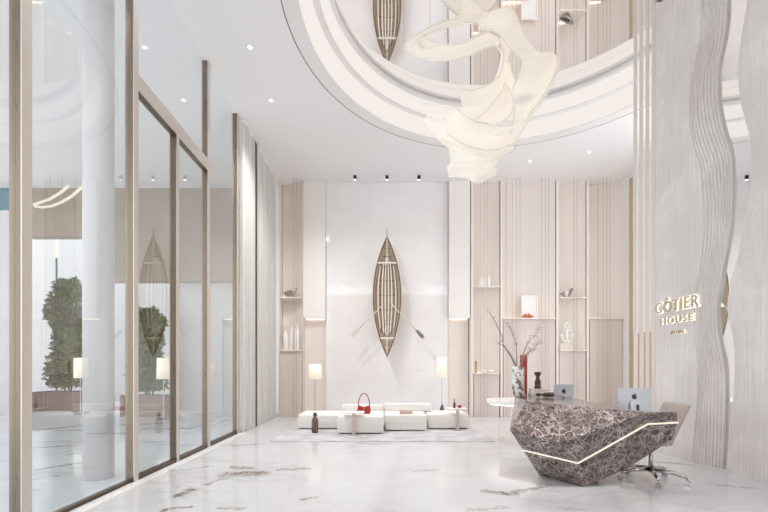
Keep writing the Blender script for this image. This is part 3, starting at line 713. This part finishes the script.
# anchor on books
za = ZS(350) + .001
book(wx(559.5, YS), wx(573.5, YS), YS - .09, YS + .09, za, za + .10, MAT['paper'], 'white book at the bottom under the anchor', grp='books under the anchor')
book(wx(560, YS), wx(572.5, YS), YS - .085, YS + .085, za + .101, za + .19, MAT['paper'], 'white book directly beneath the anchor', grp='books under the anchor')
ax, az, ay = wx(567.2, YS), za + .194, YS
o = thing('anchor', (ax, ay, az), 'white plaster anchor sculpture on two white books', 'sculpture')
MB().tube([(ax, ay, az + .04), (ax, ay, az + .44)], .03, 10).build('shank', MAT['plaster'], o, True)
MB().tube([(ax + .07 * math.cos(a), ay, az + .50 + .07 * math.sin(a)) for a in [2 * PI * i / 20 for i in range(20)]], .022, 8, True).build('ring', MAT['plaster'], o, True)
MB().tube([(ax - .14, ay, az + .36), (ax + .14, ay, az + .36)], .024, 8).build('stock', MAT['plaster'], o, True)
MB().tube([(ax + .15 * math.cos(a), ay, az + .21 + .17 * math.sin(a)) for a in [PI + PI * i / 16 for i in range(17)]], .026, 8).build('arms', MAT['plaster'], o, True); o.children[-1].name = 'crown_arm'
for sg in (-1, 1):
    MB().add([(ax + sg * .15 + dx, ay + dy, az + .2 + dz) for dx, dz in ((-.06, 0), (.05, 0), (0, .1)) for dy in (-.02, .02)], [(0, 2, 4), (1, 5, 3), (0, 1, 3, 2), (2, 3, 5, 4), (4, 5, 1, 0)]).build('fluke', MAT['plaster'], o)

# ------------------------------------------------------------------ pendant sculpture of woven ribbons
def catmull(P, n):
    out = []
    for i in range(n + 1):
        t = i / n * (len(P) - 1); k_ = min(int(t), len(P) - 2); u = t - k_
        p0, p1, p2, p3 = P[max(k_ - 1, 0)], P[k_], P[k_ + 1], P[min(k_ + 2, len(P) - 1)]
        out.append(.5 * ((2 * p1) + (-p0 + p2) * u + (2 * p0 - 5 * p1 + 4 * p2 - p3) * u * u + (-p0 + 3 * p1 - 3 * p2 + p3) * u ** 3))
    return out
pend = thing('pendant_sculpture', (wx(485, 6.4), 6.4, MH - .01), 'cream woven ribbon sculpture swirling below the ceiling mirror', 'pendant')
def ribbon(A, B, bulge=.12, n=60, m=10, wav=.0, mat='fabric'):
    """surface between two edge curves; each edge a list of (px, py, depth)"""
    Ap = catmull([at(*p) for p in A], n); Bp = catmull([at(*p) for p in B], n)
    vs, fs, uv = [], [], []
    L = 0; prev = None
    for i in range(n + 1):
        if prev is not None: L += (Ap[i] - prev).length
        prev = Ap[i]
        ac = (Bp[i] - Ap[i]); tan = (Ap[min(i + 1, n)] - Ap[max(i - 1, 0)] + Bp[min(i + 1, n)] - Bp[max(i - 1, 0)])
        nn = ac.cross(tan); nn = nn.normalized() if nn.length > 1e-6 else Vector((0, 1, 0))
        for j in range(m + 1):
            t = j / m
            p = Ap[i].lerp(Bp[i], t) + nn * (bulge * ac.length * math.sin(PI * t) + (.018 + wav) * math.sin(2 * PI * t * 1.5 + i * .15) * math.sin(PI * t))
            vs.append(p); uv.append((L, t))
    for i in range(n):
        for j in range(m): fs.append((i * (m + 1) + j, i * (m + 1) + j + 1, (i + 1) * (m + 1) + j + 1, (i + 1) * (m + 1) + j))
    b = MB().add(vs, fs); b.uv = uv
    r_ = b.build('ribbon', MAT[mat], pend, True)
    for E in (Ap, Bp): MB().tube(E, .011, 6).build('edge_cord', MAT['cord'], r_, True)
    return r_
# big loop: back run, turn, front run
ribbon([(512, 10, 6.5), (492, 11, 6.8), (470, 16, 6.95), (450, 20, 6.9), (430, 27, 6.7), (411, 38, 6.35), (404, 47, 6.05), (415, 57, 5.8), (440, 61, 5.7), (466, 57, 5.75), (486, 48, 5.9), (498, 47, 6.0), (504, 56, 6.05)],
       [(496, 33, 6.35), (483, 26, 6.6), (468, 22, 6.75), (452, 25, 6.7), (436, 31, 6.55), (422, 37, 6.3), (417, 43, 6.1), (424, 49, 5.95), (440, 46, 5.9), (462, 44, 5.9), (478, 36, 6.0), (490, 33, 6.1), (500, 40, 6.2)], .14, 90, 10, mat='satin')
ribbon([(417, 40, 6.3), (424, 47, 6.1), (440, 52, 6.0), (464, 50, 5.98), (480, 42, 6.05), (492, 38, 6.15)],
       [(424, 34, 6.4), (430, 41, 6.25), (442, 44, 6.2), (462, 43, 6.2), (477, 35, 6.25), (490, 31, 6.3)], .1, 50, 6, mat='satin')
# rising tip to the ceiling
ribbon([(458, 19, 6.7), (461, 6, 6.65), (464, -8, 6.6), (467, -12, 6.6)], [(486, 12, 6.7), (479, 6, 6.6), (474, -4, 6.55), (471, -12, 6.55)], .1, 24, 8)
# right shoulder falling to the bottom point
ribbon([(484, 18, 6.6), (508, 9, 6.5), (518, 20, 6.45), (521, 38, 6.4), (530, 50, 6.35), (542, 58, 6.2), (557, 56, 6.1), (558, 66, 6.15), (552, 85, 6.3), (542, 101, 6.4), (530, 118, 6.45), (514, 144, 6.5)],
       [(478, 29, 6.3), (494, 31, 6.2), (503, 38, 6.1), (508, 46, 6.05), (514, 53, 6.0), (520, 58, 6.0), (522, 64, 5.95), (519, 74, 5.95), (512, 90, 6.0), (513, 101, 6.1), (514, 114, 6.2), (511, 138, 6.4)], .16, 90, 12, .02)
ribbon([(541, 58, 6.25), (543, 70, 6.2), (540, 84, 6.2), (530, 100, 6.2), (518, 118, 6.3)], [(557, 56, 6.0), (557, 66, 5.9), (551, 82, 5.95), (540, 100, 6.05), (526, 120, 6.2)], .2, 40, 8)
# neck twisting down to the lower lobe
ribbon([(498, 36, 6.1), (503, 48, 6.0), (503.5, 60, 5.95), (500, 73, 5.9), (491, 83, 5.85), (474, 90, 5.8), (462, 89, 5.8), (459, 93, 5.85)],
       [(504, 34, 6.3), (509, 46, 6.3), (508, 60, 6.3), (506, 74, 6.25), (503, 88, 6.2), (492, 104, 6.1), (478, 118, 6.05), (469, 119, 6.0)], .16, 60, 10, mat='satin')
ribbon([(504, 62, 6.25), (502, 78, 6.25), (496, 90, 6.2), (488, 104, 6.2), (480, 116, 6.2)], [(505, 84, 6.0), (512, 96, 5.95), (513, 108, 5.95), (507, 118, 6.0), (494, 126, 6.1)], .2, 40, 8, mat='satin')
# lower fan
ribbon([(421, 104, 6.5), (437, 105, 6.3), (452, 106, 6.15), (464, 115, 6.0), (478, 122, 5.95), (496, 126, 6.0), (513, 125, 6.15)],
       [(425, 124, 6.7), (436, 137, 6.6), (448, 147, 6.5), (466, 153, 6.4), (482, 157, 6.4), (498, 158, 6.45), (515, 149, 6.5)], -.15, 60, 12, .03)
ribbon([(440, 112, 6.7), (456, 120, 6.6), (474, 128, 6.5), (494, 134, 6.5), (511, 140, 6.5)], [(446, 132, 6.2), (460, 142, 6.1), (476, 148, 6.05), (494, 150, 6.1), (513, 144, 6.3)], .12, 40, 8)
# bottom tail
ribbon([(452, 146, 6.5), (466, 150, 6.3), (480, 155, 6.25), (497, 157, 6.4)], [(449, 177, 6.5), (463, 177, 6.3), (478, 183, 6.2), (495, 175, 6.35)], .12, 40, 10, .05)
ribbon([(456, 150, 6.7), (470, 152, 6.65), (488, 156, 6.65)], [(464, 174, 6.75), (474, 178, 6.6), (489, 172, 6.65)], -.2, 30, 8, .04)
for px, py, Y in ((470, -10, 6.57), (508, 10, 6.5), (430, 28, 6.7), (557, 57, 6.1), (404, 47, 6.05)):
    p = at(px, py, Y); MB().tube([p, (p.x, p.y, MH - .005)], .003, 6).build('suspension_wire', MAT['steel'], pend)
MB().lathe([(.09, MH - .03), (.09, MH - .002)], (wx(478, 6.5), 6.5, 0), 24).build('ceiling_plate', MAT['champagne'], pend)

# ------------------------------------------------------------------ ceiling lights
def downlight(px, py, lab):
    p = at_z(px, py, H); o = thing('downlight', (p.x, p.y, H), lab, 'downlight', 'recessed downlights')
    MB().lathe([(.055, -.002), (.055, -.010), (.036, -.010), (.036, -.002)], (p.x, p.y, H), 24, False, True).build('trim_ring', MAT['white'], o)
    MB().lathe([(.036, -.004), (.036, -.002)], (p.x, p.y, H), 20).build('lens', MAT['lens'], o)
    return p
lights = [downlight(250, 47, 'small round downlight nearest the camera beside the ceiling recess'), downlight(271, 100, 'small round downlight between the recess and the curtains'),
          downlight(530, 161, 'small round downlight in front of the widest oak bay'), downlight(589, 152, 'small round downlight nearest the white side wall')]
for px, lab in ((355, 'black ceiling spotlight nearest the curtains'), (387, 'black ceiling spotlight directly above the boat'), (419, 'black ceiling spotlight nearest the oak bays')):
    Y = 11.22; x = wx(px, Y); o = thing('spotlight', (x, Y, H), lab, 'spotlight', 'black spotlights above the boat')
    MB().lathe([(.04, -.12), (.044, -.115), (.044, -.015), (.03, -.002)], (x, Y, H), 20).build('housing', MAT['black'], o)
    MB().lathe([(.03, -.126), (.03, -.121)], (x, Y, H), 16).build('lens', MAT['lens'], o)

# ------------------------------------------------------------------ reception desk
V = {
 'A': at(526, 401, 4.97), 'T1': at(515, 397, 5.655), 'T2': at(647, 412.5, 4.35), 'T4': at(677, 412, 4.42),
 'M1': at(510, 430, 4.81), 'M2': at(561, 442.5, 4.45), 'P1': at(523, 450, 5.0), 'P2': at(578, 463, 4.58), 'P3': at(647, 424, 4.48), 'P4': at(677, 422.4, 4.5),
 'B1': at(539, 475, 5.233), 'B2': at(583, 487, 4.706), 'B3': at(625, 470, 4.72), 'B4': at(656, 450, 4.64), 'B5': at(673, 438.6, 4.56),
 'TB': Vector((2.1, 6.3, .99)), 'TR': Vector((2.7, 6.1, .99)), 'T2b': Vector((2.96, 4.62, .91)), 'T4b': Vector((3.40, 4.62, .9)),
 'B1b': Vector((2.4, 5.7, .0)), 'B2b': Vector((2.7, 5.0, .0)), 'B3b': Vector((3.0, 4.9, .19)), 'B4b': Vector((3.27, 4.8, .436)), 'B5b': Vector((3.41, 4.7, .585))}
V['B1'].z = V['B2'].z = 0.0
V['A'].z = V['T1'].z = .99
desk = thing('reception_desk', (2.5, 5.2, 0), 'faceted boat shaped reception desk of brown veined marble', 'desk')
keys = list(V); ix = {k_: i for i, k_ in enumerate(keys)}
FACES = ['T1 A M1', 'A M2 M1', 'A T2 M2', 'M2 T2 P3 P2', 'T2 T4 P4 P3', 'M1 M2 P2 P1', 'P1 P2 B2 B1', 'P2 P3 B3 B2', 'P3 P4 B5 B4 B3',
         'T1 TB TR A', 'A TR T2', 'TR T2b T2', 'T2 T2b T4b T4', 'T4 T4b B5b B5 P4', 'B5 B5b B4b B4', 'B4 B4b B3b B3', 'B3 B3b B2b B2', 'B2 B2b B1b B1',
         'B1 B1b TB T1 M1 P1', 'TB B1b TR', 'TR B1b B2b T2b', 'T2b B2b B3b B4b B5b T4b']
b = MB().add([V[k_] for k_ in keys], [tuple(ix[q] for q in f.split()) for f in FACES])
body = b.build('body', MAT['desk'], desk)
bm = bmesh.new(); bm.from_mesh(body.data); bmesh.ops.triangulate(bm, faces=[f for f in bm.faces if len(f.verts) > 4]); bm.to_mesh(body.data); bm.free()
outn = {'P1': Vector((-.010, -.006, 0)), 'P2': Vector((-.005, -.012, 0)), 'P3': Vector((0, -.012, 0)), 'P4': Vector((.004, -.012, 0))}
MB().tube([V[k_] + outn[k_] for k_ in ('P1', 'P2', 'P3', 'P4')], .010, 8).build('led_line', MAT['deskled'], desk)
wt = [(2.76, 6.0), (3.02, 4.76), (3.46, 4.76), (3.46, 5.2), (3.3, 5.36), (3.1, 6.5), (2.74, 6.5)]
MB().prism(wt, .70, .74).build('worktop', MAT['paper'], desk, bevel=.006)
MB().box(2.93, 2.97, 5.7, 6.4, 0, .70).build('support_panel', MAT['paper'], desk)
# computers
def imac(cx, cy, z, w_, h, ang, lab):
    o = thing('computer', (cx, cy, z), lab, 'computer', 'silver desktop computers')
    R = Matrix.Rotation(ang, 3, 'Z'); T = lambda x, y, zz: Vector((cx, cy, z)) + R @ Vector((x, y, zz))
    AX, AY, AZ = R @ Vector((1, 0, 0)), R @ Vector((0, 1, 0)), Vector((0, 0, 1))
    zb_ = .09
    MB().obox(T(0, 0, zb_ + (h - zb_) / 2), AX * w_ / 2, AY * .009, AZ * (h - zb_) / 2).build('display_case', MAT['alu'], o, bevel=.006)
    MB().obox(T(0, .011, zb_ + .05 + (h - zb_ - .05) / 2), AX * (w_ / 2 - .012), AY * .002, AZ * ((h - zb_ - .08) / 2)).build('screen', MAT['black'], o)
    MB().add([T(x, y, zz) for x, y, zz in ((-.065, -.06, 0), (.065, -.06, 0), (.055, -.085, .01), (-.055, -.085, .01), (-.065, -.07, .012), (.065, -.07, .012), (-.06, -.012, .24), (.06, -.012, .24), (-.06, -.02, .24), (.06, -.02, .24), (-.08, .09, 0), (.08, .09, 0), (-.08, .09, .008), (.08, .09, .008))],
             [(4, 5, 9, 8), (0, 6, 7, 1), (4, 8, 6, 0), (5, 1, 7, 9), (8, 9, 7, 6), (0, 1, 11, 10), (12, 13, 5, 4), (10, 11, 13, 12), (0, 10, 12, 4), (1, 5, 13, 11)]).build('stand', MAT['alu'], o)
    # round dark badge on the back and cable hole in the stand
    def mark(pl):
        n_ = len(pl)
        return MB().add([T(x, -.0108, h * .74 + y) for x, y in pl] + [T(x, -.0088, h * .74 + y) for x, y in pl],
            [tuple(range(n_)), tuple(range(2 * n_ - 1, n_ - 1, -1))] + [(q, (q + 1) % n_, n_ + (q + 1) % n_, n_ + q) for q in range(n_)])
    S_ = .036
    mark([(x * S_, y * S_) for x, y in ((0, .62), (.28, .78), (.6, .74), (.82, .52), (.62, .3), (.58, 0), (.7, -.22), (.9, -.36), (.68, -.78), (.4, -1), (.15, -.94), (0, -.9), (-.15, -.94), (-.4, -1), (-.72, -.7), (-.92, -.2), (-.92, .3), (-.7, .66), (-.35, .78))]).build('badge', MAT['black'], o)
    mark([(x * S_, y * S_) for x, y in ((-.02, .86), (.04, 1.2), (.34, 1.46), (.3, 1.08))]).build('badge_leaf', MAT['black'], o)
    b_ = MB(); b_.obox(T(.022, -.045, .15), AX * .012, AY * .008, AZ * .05).build('cable', MAT['black'], o)
imac(wx(634.5, 5.05), 5.06, .741, .43, .405, 0.0, 'silver computer with its back turned at the slats end of the desk')
imac(wx(563.5, 6.25), 6.25, .741, .34, .405, .18, 'smaller looking silver computer beside the dark figurine')
# things on the desk top
zd = .992
vx_, vy_ = wx(518.5, 5.7), 5.72
v = thing('vase', (vx_, vy_, zd), 'tall white vase with grey marks on the marble desk', 'vase')
MB().lathe([(.075, 0), (.085, .01), (.085, .41), (.08, .43), (.072, .43), (.075, .41), (.075, .05), (0, .05)], (vx_, vy_, zd - .0), 28, False).build('body', MAT['vase'], v, True)
br = thing('branch', (vx_, vy_, zd + .05), 'bare budding branch leaning out of the tall white vase', 'branch')
B0 = Vector((vx_, vy_, zd + .055))
stems = [[(517, 385), (515, 366), (504, 346), (502, 336), (493, 318), (487, 309)], [(518, 385), (517, 366), (516, 345), (511, 330), (507, 322)], [(519, 385), (520, 366), (527, 345), (535, 335), (541, 327)], [(517, 385), (516, 366), (509, 352), (503, 346), (497, 342)],
         [(519, 385), (521, 366), (529, 352), (536, 346), (541, 340)]]
b = MB(); buds = MB()
for i, st in enumerate(stems):
    pts = [at(px, py, 5.72 + .05 * (i - 1.5) * (j / 5)) for j, (px, py) in enumerate(st)]
    pts[0] = B0 + Vector((.01 * (i - 2), .01 * (i % 2), 0))
    cpts = catmull(pts, 24); b.tube(cpts, [.009 - .006 * q / 24 for q in range(25)], 6)
    for q in range(10, 25):
        for _ in range(3 if i in (1, 2, 4) else 1):
            c = cpts[q] + Vector((random.uniform(-.05, .05), random.uniform(-.05, .05), random.uniform(-.03, .06)))
            if (q * 7 + i) % 2: b.tube([cpts[q], c], .0022, 4)
            r = random.uniform(.008, .015)
            buds.add([c + Vector(d) * r for d in ((1, 0, 0), (-1, 0, 0), (0, 1, 0), (0, -1, 0), (0, 0, 1.3), (0, 0, -1.3))], [(0, 2, 4), (2, 1, 4), (1, 3, 4), (3, 0, 4), (2, 0, 5), (1, 2, 5), (3, 1, 5), (0, 3, 5)])
b.build('twig', MAT['branch'], br, True); bo = buds.build('blossom', MAT['blossom'], br); bo['kind'] = 'stuff'
rx = wx(524, 6.0)
rb = thing('canister', (rx, 6.02, zd), 'tall slim red canister behind the white vase', 'canister')
MB().lathe([(.05, 0), (.053, .01), (.053, .47), (.05, .48)], (rx, 6.02, zd), 24).build('body', MAT['red'], rb, True)
MB().lathe([(.055, .481), (.055, .59), (.04, .61)], (rx, 6.02, zd), 24).build('lid', MAT['pinkred'], rb, True)
Yb = 5.95
xb0, xb1 = wx(531, Yb), wx(547.5, Yb)
book(xb0, xb1, Yb - .1, Yb + .12, zd, zd + .05, MAT['paper'], 'white book lowest under the dark figurine', grp='books on the desk')
book(xb0 + .01, xb1 - .006, Yb - .095, Yb + .11, zd + .051, zd + .10, MAT['paper'], 'white book on top under the dark figurine', grp='books on the desk')
fx, fz = wx(537.7, Yb), zd + .101
fg = thing('figurine', (fx, Yb, fz), 'dark carved figurine standing on white books', 'figurine')
MB().lathe([(.05, 0), (.05, .02), (.042, .04), (.045, .10), (.03, .14), (.022, .17)], (fx, Yb, fz), 20).build('base', MAT['darkbrown'], fg, True)
MB().lathe([(.022, .171), (.036, .20), (.05, .225), (.05, .245), (.03, .25)], (fx, Yb, fz), 20).build('top', MAT['darkbrown'], fg, True)
Yq = 5.62; qx0, qx1 = wx(536, Yq), wx(554, Yq)
bo = thing('ornament', ((qx0 + qx1) / 2, Yq, zd), 'dark carved wooden ornament lying on the desk by the books', 'ornament')
q = MB().lathe([(.010, 0), (.022, .01), (.026, .04), (.012, .07), (.012, .09), (.03, .12), (.034, .2), (.03, .245), (.02, .25)], (0, 0, 0), 18)
q.v = [Vector((qx0 + v_.z, Yq + v_.x, zd + .034 + v_.y)) for v_ in q.v]; q.build('body', MAT['darkbrown'], bo, True)
ex = wx(524.5, 5.45)
eg = thing('pebble', (ex, 5.45, zd), 'tiny dark red stone egg beside the tall white vase', 'ornament')
MB().lathe([(.006, 0), (.022, .012), (.026, .028), (.018, .048), (.004, .056)], (ex, 5.45, zd), 16).build('body', MAT['brownm'], eg, True)
# white counter behind
ct = thing('counter', (3.0, 7.9, 0), 'white rounded counter behind the marble desk', 'counter')
poly = [(3.9, 7.35), (3.9, 8.45)] + [(2.80 + .66 * math.cos(a), 7.9 + .55 * math.sin(a)) for a in [PI / 2 + PI * i / 20 for i in range(21)]]
MB().prism(poly, .70, .78).build('counter_top', MAT['porcelain'], ct, bevel=.01)
poly2 = [(3.8, 7.5), (3.8, 8.3)] + [(3.0 + .4 * math.cos(a), 7.9 + .4 * math.sin(a)) for a in [PI / 2 + PI * i / 16 for i in range(17)]]
MB().prism(poly2, 0, .699).build('body', MAT['panel'], ct)
led = [(x + (.05 if x < 3 else 0), y) for x, y in poly]
MB().tube([(x, y, .69) for x, y in [(2.80 + .59 * math.cos(a), 7.9 + .48 * math.sin(a)) for a in [PI / 2 + PI * i / 20 for i in range(21)]]], .008, 6).build('led_strip', MAT['led'], ct)

# ------------------------------------------------------------------ office chair
hx, hy = wx(650.8, 5.0), 5.0
ch = thing('office_chair', (hx, hy, 0), 'taupe office chair on a chrome star base behind the desk', 'chair')
for i in range(5):
    a = 2 * PI * i / 5 + .55; d = Vector((math.cos(a), math.sin(a), 0)); e_ = Vector((hx, hy, 0)) + d * .36
    lg = MB().tube([Vector((hx, hy, .14)) + d * .03, Vector((hx, hy, .125)) + d * .2, e_ + Vector((0, 0, .095))], [.03, .026, .02], 8).build('base_leg', MAT['steel'], ch, True)
    t = Vector((-d.y, d.x, 0)); cb = MB()
    for sg in (-1, 1):
        c = e_ + t * .016 * sg + Vector((0, 0, .03))
        cb.add([c + (d * math.cos(q) + Vector((0, 0, 1)) * math.sin(q)) * .03 + t * sg * o_ for o_ in (-.008, .008) for q in [2 * PI * w_ / 16 for w_ in range(16)]],
               [tuple(range(16)), tuple(range(31, 15, -1))] + [(w_, (w_ + 1) % 16, 16 + (w_ + 1) % 16, 16 + w_) for w_ in range(16)])
    cb.tube([e_ + Vector((0, 0, .03)), e_ + Vector((0, 0, .1))], .008, 6)
    cb.build('caster', MAT['steel'], lg)
MB().tube([(hx, hy, .1), (hx, hy, .30), (hx, hy, .44)], [.03, .024, .02], 12).build('gas_column', MAT['steel'], ch, True)
# seat facing -x, backrest on the +x side, both softly curved
sv, sf = [], []
def slab(fn, nu, nv, th, name, mat, par):
    vs = [fn(i / nu, j / nv) for i in range(nu + 1) for j in range(nv + 1)]
    fs = [(i * (nv + 1) + j, i * (nv + 1) + j + 1, (i + 1) * (nv + 1) + j + 1, (i + 1) * (nv + 1) + j) for i in range(nu) for j in range(nv)]
    return MB().add(vs, fs).build(name, mat, par, True, solid=th)
slab(lambda u, v: (hx - .26 + .42 * u, hy - .15 + .42 * v, .475 + .02 * (2 * v - 1) ** 2 - .03 * (1 - u) ** 3), 10, 10, .06, 'seat', MAT['taupe'], ch)
slab(lambda u, v: (hx + .20 + .24 * u - .07 * (2 * v - 1) ** 2, hy - .14 + .42 * v, .46 + .49 * u), 10, 12, .045, 'backrest', MAT['taupe'], ch)
MB().tube([(hx, hy, .43), (hx + .2, hy, .43), (hx + .27, hy + .05, .50), (hx + .36, hy + .05, .68)], .014, 8).build('back_support', MAT['steel'], ch, True)

# ------------------------------------------------------------------ marble partition with wavy slot and mirror
XW, XE = 4.66, 4.80
def edge_fn(pts):
    zy = sorted([(wz(py, XE * F / (px - VX)), XE * F / (px - VX)) for px, py in pts])
    def f(z):
        if z <= zy[0][0]: return zy[0][1]
        for (z0, y0), (z1, y1) in zip(zy, zy[1:]):
            if z <= z1:
                t = (z - z0) / (z1 - z0); t = t * t * (3 - 2 * t) * .6 + t * .4
                return y0 + (y1 - y0) * t
        return zy[-1][1]
    return f
EL = edge_fn([(728, -8), (727, 25), (718, 71), (718.5, 101), (722, 124), (726, 136), (732, 155), (733, 193), (730.6, 231), (725.5, 259), (722.5, 272), (717, 309), (719, 338), (725.6, 366), (726, 394), (725, 430), (722, 480)])
ER = edge_fn([(750, -8), (743, 33), (738, 68), (741, 99), (747, 124), (751, 136), (753, 155), (752, 188), (747, 216), (739.5, 257), (731, 281), (727.6, 311), (735, 339), (736.5, 366), (734.5, 397), (730, 430), (727, 480)])
def smooth(f, z): return sum(f(z + d) * w_ for d, w_ in ((-.16, .15), (-.08, .22), (0, .26), (.08, .22), (.16, .15)))
def wavy_panel(f, sgn, y_end, lab, name, steps=10):
    o = sthing(name, (XW, 5.5, 0), lab, 'wall')
    nz = 150; top = MH - .06
    rows = []
    for i in range(nz + 1):
        z = .001 + (top - .001) * i / nz
        e = smooth(f, z)
        row = [(XE + .018, e)]
        y = e
        for q in range(steps):
            xq = XE - (XE - XW) * ((q + 1) / steps)
            wq = (.034 + .012 * math.sin(1.3 * z + .4 * q + (0 if sgn > 0 else 2))) * (1.0 if sgn > 0 else .95)
            row.append((xq, y)) if q else row.append((xq, e))
            y = y + sgn * wq
            row.append((xq, y))
        row.append((XW, y_end))
        rows.append([(x, yy, z) for x, yy in row])
    m = len(rows[0]); vs = [p for r in rows for p in r]
    fs = [(i * m + j, i * m + j + 1, (i + 1) * m + j + 1, (i + 1) * m + j) for i in range(nz) for j in range(m - 1)]
    # close: far end cap and rear
    b_ = MB().add(vs, fs)
    rear = [(XE + .018, y_end, .001), (XE + .018, y_end, top)]
    nb = len(b_.v); b_.v += [Vector(p) for p in rear]
    b_.f.append((m - 1, nb, nb + 1, nz * m + m - 1))
    b_.build('slab', MAT['wallmarble'], o)
    return o
wavy_panel(EL, +1, 6.74, 'fluted grey marble partition with the lit sign and a wavy edge', 'wall_partition')
wavy_panel(ER, -1, 3.2, 'fluted grey marble panel nearest the camera with a wavy edge', 'wall_partition_near')
mir = tag(MB().box(4.82, 4.84, 3.2, 6.70, 0.0, MH - .06).build('wall_mirror', MAT['wallmirror']), 'tall mirror showing through the wavy slot between marble panels', 'mirror')
struct(MB().box(4.845, 5.03, 3.2, 6.74, 0, MH - .06).build('wall_partition_back', MAT['white']), 'plain rear face of the marble partition', 'wall')
# slats
for i, (a0, a1) in enumerate(((633.4, 636.6), (639.2, 642.6), (645.2, 648.6), (651.2, 654.6))):
    y1, y0 = XW * F / (a0 - VX), XW * F / (a1 - VX)
    w_ = ('farthest from', 'third from', 'second from', 'closest to')[i]
    tag(MB().box(XW, XW + .02, y0, y1, 0, MH - .02).build('wall_slat', MAT['slat'], bevel=.004), f'pale vertical slat {w_} the marble partition edge', 'slat', 'pale vertical slats')
# sign
sg = thing('wall_sign', (XW, 6.25, 2.1), 'backlit hotel name lettering on the fluted marble partition', 'sign')
MX = Matrix(((0, 0, -1), (-1, 0, 0), (0, 1, 0)))     # text x -> -Y, text y -> Z, out -> -X
def lettering(txt, y_left, y_right, zbase, hgt, name):
    def mk(offset, extr):
        cu = bpy.data.curves.new('text', 'FONT'); cu.body = txt; cu.size = 1; cu.extrude = extr; cu.offset = offset; cu.resolution_u = 3; cu.space_character = 1.15
        ob = bpy.data.objects.new('text', cu); COL.objects.link(ob)
        bpy.context.view_layer.update()
        me = bpy.data.meshes.new_from_object(ob.evaluated_get(bpy.context.evaluated_depsgraph_get()))
        bpy.data.objects.remove(ob); return me
    base = mk(0, .02)
    xs = [v_.co.x for v_ in base.vertices]; W0 = min(xs); SX = (y_left - y_right) / (max(xs) - W0); SZ = hgt / .70
    for me, out, nm, mat in ((base, .030, name, MAT['letter']), (mk(.048, .004), .004, name.replace('lettering', 'glow'), MAT['halo'])):
        th_ = .02 if nm.endswith('lettering') else .01
        for v_ in me.vertices:
            z_ = v_.co.z
            p = MX @ Vector(((v_.co.x - W0) * SX, v_.co.y * SZ, 0))
            dz = (th_ / 2) * (1 if z_ > 0 else -1) * (1 if nm.endswith('lettering') else .3)
            v_.co = Vector((XW - out - dz, y_left + p.y, zbase + p.z)) - sg.location
        me.materials.clear(); me.materials.append(mat); me.name = nm
        ob = bpy.data.objects.new(nm, me); COL.objects.link(ob); ob.parent = sg
lettering('CÔTIER', 6.70, 5.80, 2.303, .178, 'name_lettering')
lettering('HOUSE', 6.58, 5.90, 2.11, .10, 'second_lettering')
lettering('HOTEL', 6.34, 6.06, 1.935, .055, 'small_lettering')

# ------------------------------------------------------------------ lights
def area(name, loc, size, power, rot=(0, 0, 0), col=(1, 1, 1), sy=None, spread=PI):
    l = bpy.data.lights.new(name, 'AREA'); l.energy = power; l.color = col; l.size = size
    if sy: l.shape = 'RECTANGLE'; l.size_y = sy
    l.spread = spread
    o = bpy.data.objects.new(name, l); COL.objects.link(o); o.location = loc; o.rotation_euler = rot; return o
def beam(p, watts, size=1.9, aim=None):
    l = bpy.data.lights.new('downlight_or_fill_beam', 'SPOT'); l.energy = watts; l.spot_size = size; l.spot_blend = .9; l.shadow_soft_size = .03; l.color = (1, .985, .97)
    o = bpy.data.objects.new('downlight_or_fill_beam', l); COL.objects.link(o); o.location = (p[0], p[1], H - (.2 if aim and aim[1] == 8.6 else .05))
    if aim: o.rotation_euler = (Vector(aim) - o.location).to_track_quat('-Z', 'Y').to_euler()
for y in (-1.6, .2, 2.0, 3.8, 5.4, lights[0].y, lights[1].y): beam((-2.17, y), 45 if y < 6 else 330, 2.1, None if y < 6 else (.2, 9.0, 0) if y < 7.5 else (-2.0, 9.4, 0))  # the five nearest the camera are unseen fill beams added without fixtures
for x in (0.4, 3.0, 5.4): beam((x, 1.0), 120, 2.2)  # unseen fill beams added overhead to brighten the hall, no fixtures
beam((1.9, 1.8), 900, .27, (2.15, 4.75, .85))  # unseen narrow beam added to lighten the desk's upper facet
for p in lights[2:]: beam(p, 200, 1.7, (p.x - .9, 8.3, 0))
for px in (355, 387, 419): beam((wx(px, 11.22), 11.22), 120, 1.5, (wx(px, 11.22) * 1.2, 8.6, 0))
scene.cycles.max_bounces = 16; scene.cycles.diffuse_bounces = 10; scene.cycles.glossy_bounces = 8; scene.cycles.transparent_max_bounces = 16
wld = bpy.data.worlds.new('daylight'); scene.world = wld; wld.use_nodes = True
bg = wld.node_tree.nodes['Background']; bg.inputs[0].default_value = (.94, .97, 1, 1); bg.inputs[1].default_value = 2.3

# ------------------------------------------------------------------ camera
cam = bpy.data.cameras.new('camera'); co = bpy.data.objects.new('camera', cam); COL.objects.link(co)
co.location = (0, 0, EYE); co.rotation_euler = (PI / 2, 0, 0)
cam.sensor_width = 36; cam.lens = F / 768 * 36; cam.shift_x = (384 - VX) / 768; cam.shift_y = (VY - 256) / 768; cam.clip_start = .05
scene.camera = co
vs = scene.view_settings
scene.display_settings.display_device = 'sRGB'
vs.view_transform = 'Standard'; vs.look = 'None'; vs.gamma = 1; vs.use_curve_mapping = False; vs.exposure = 0.0
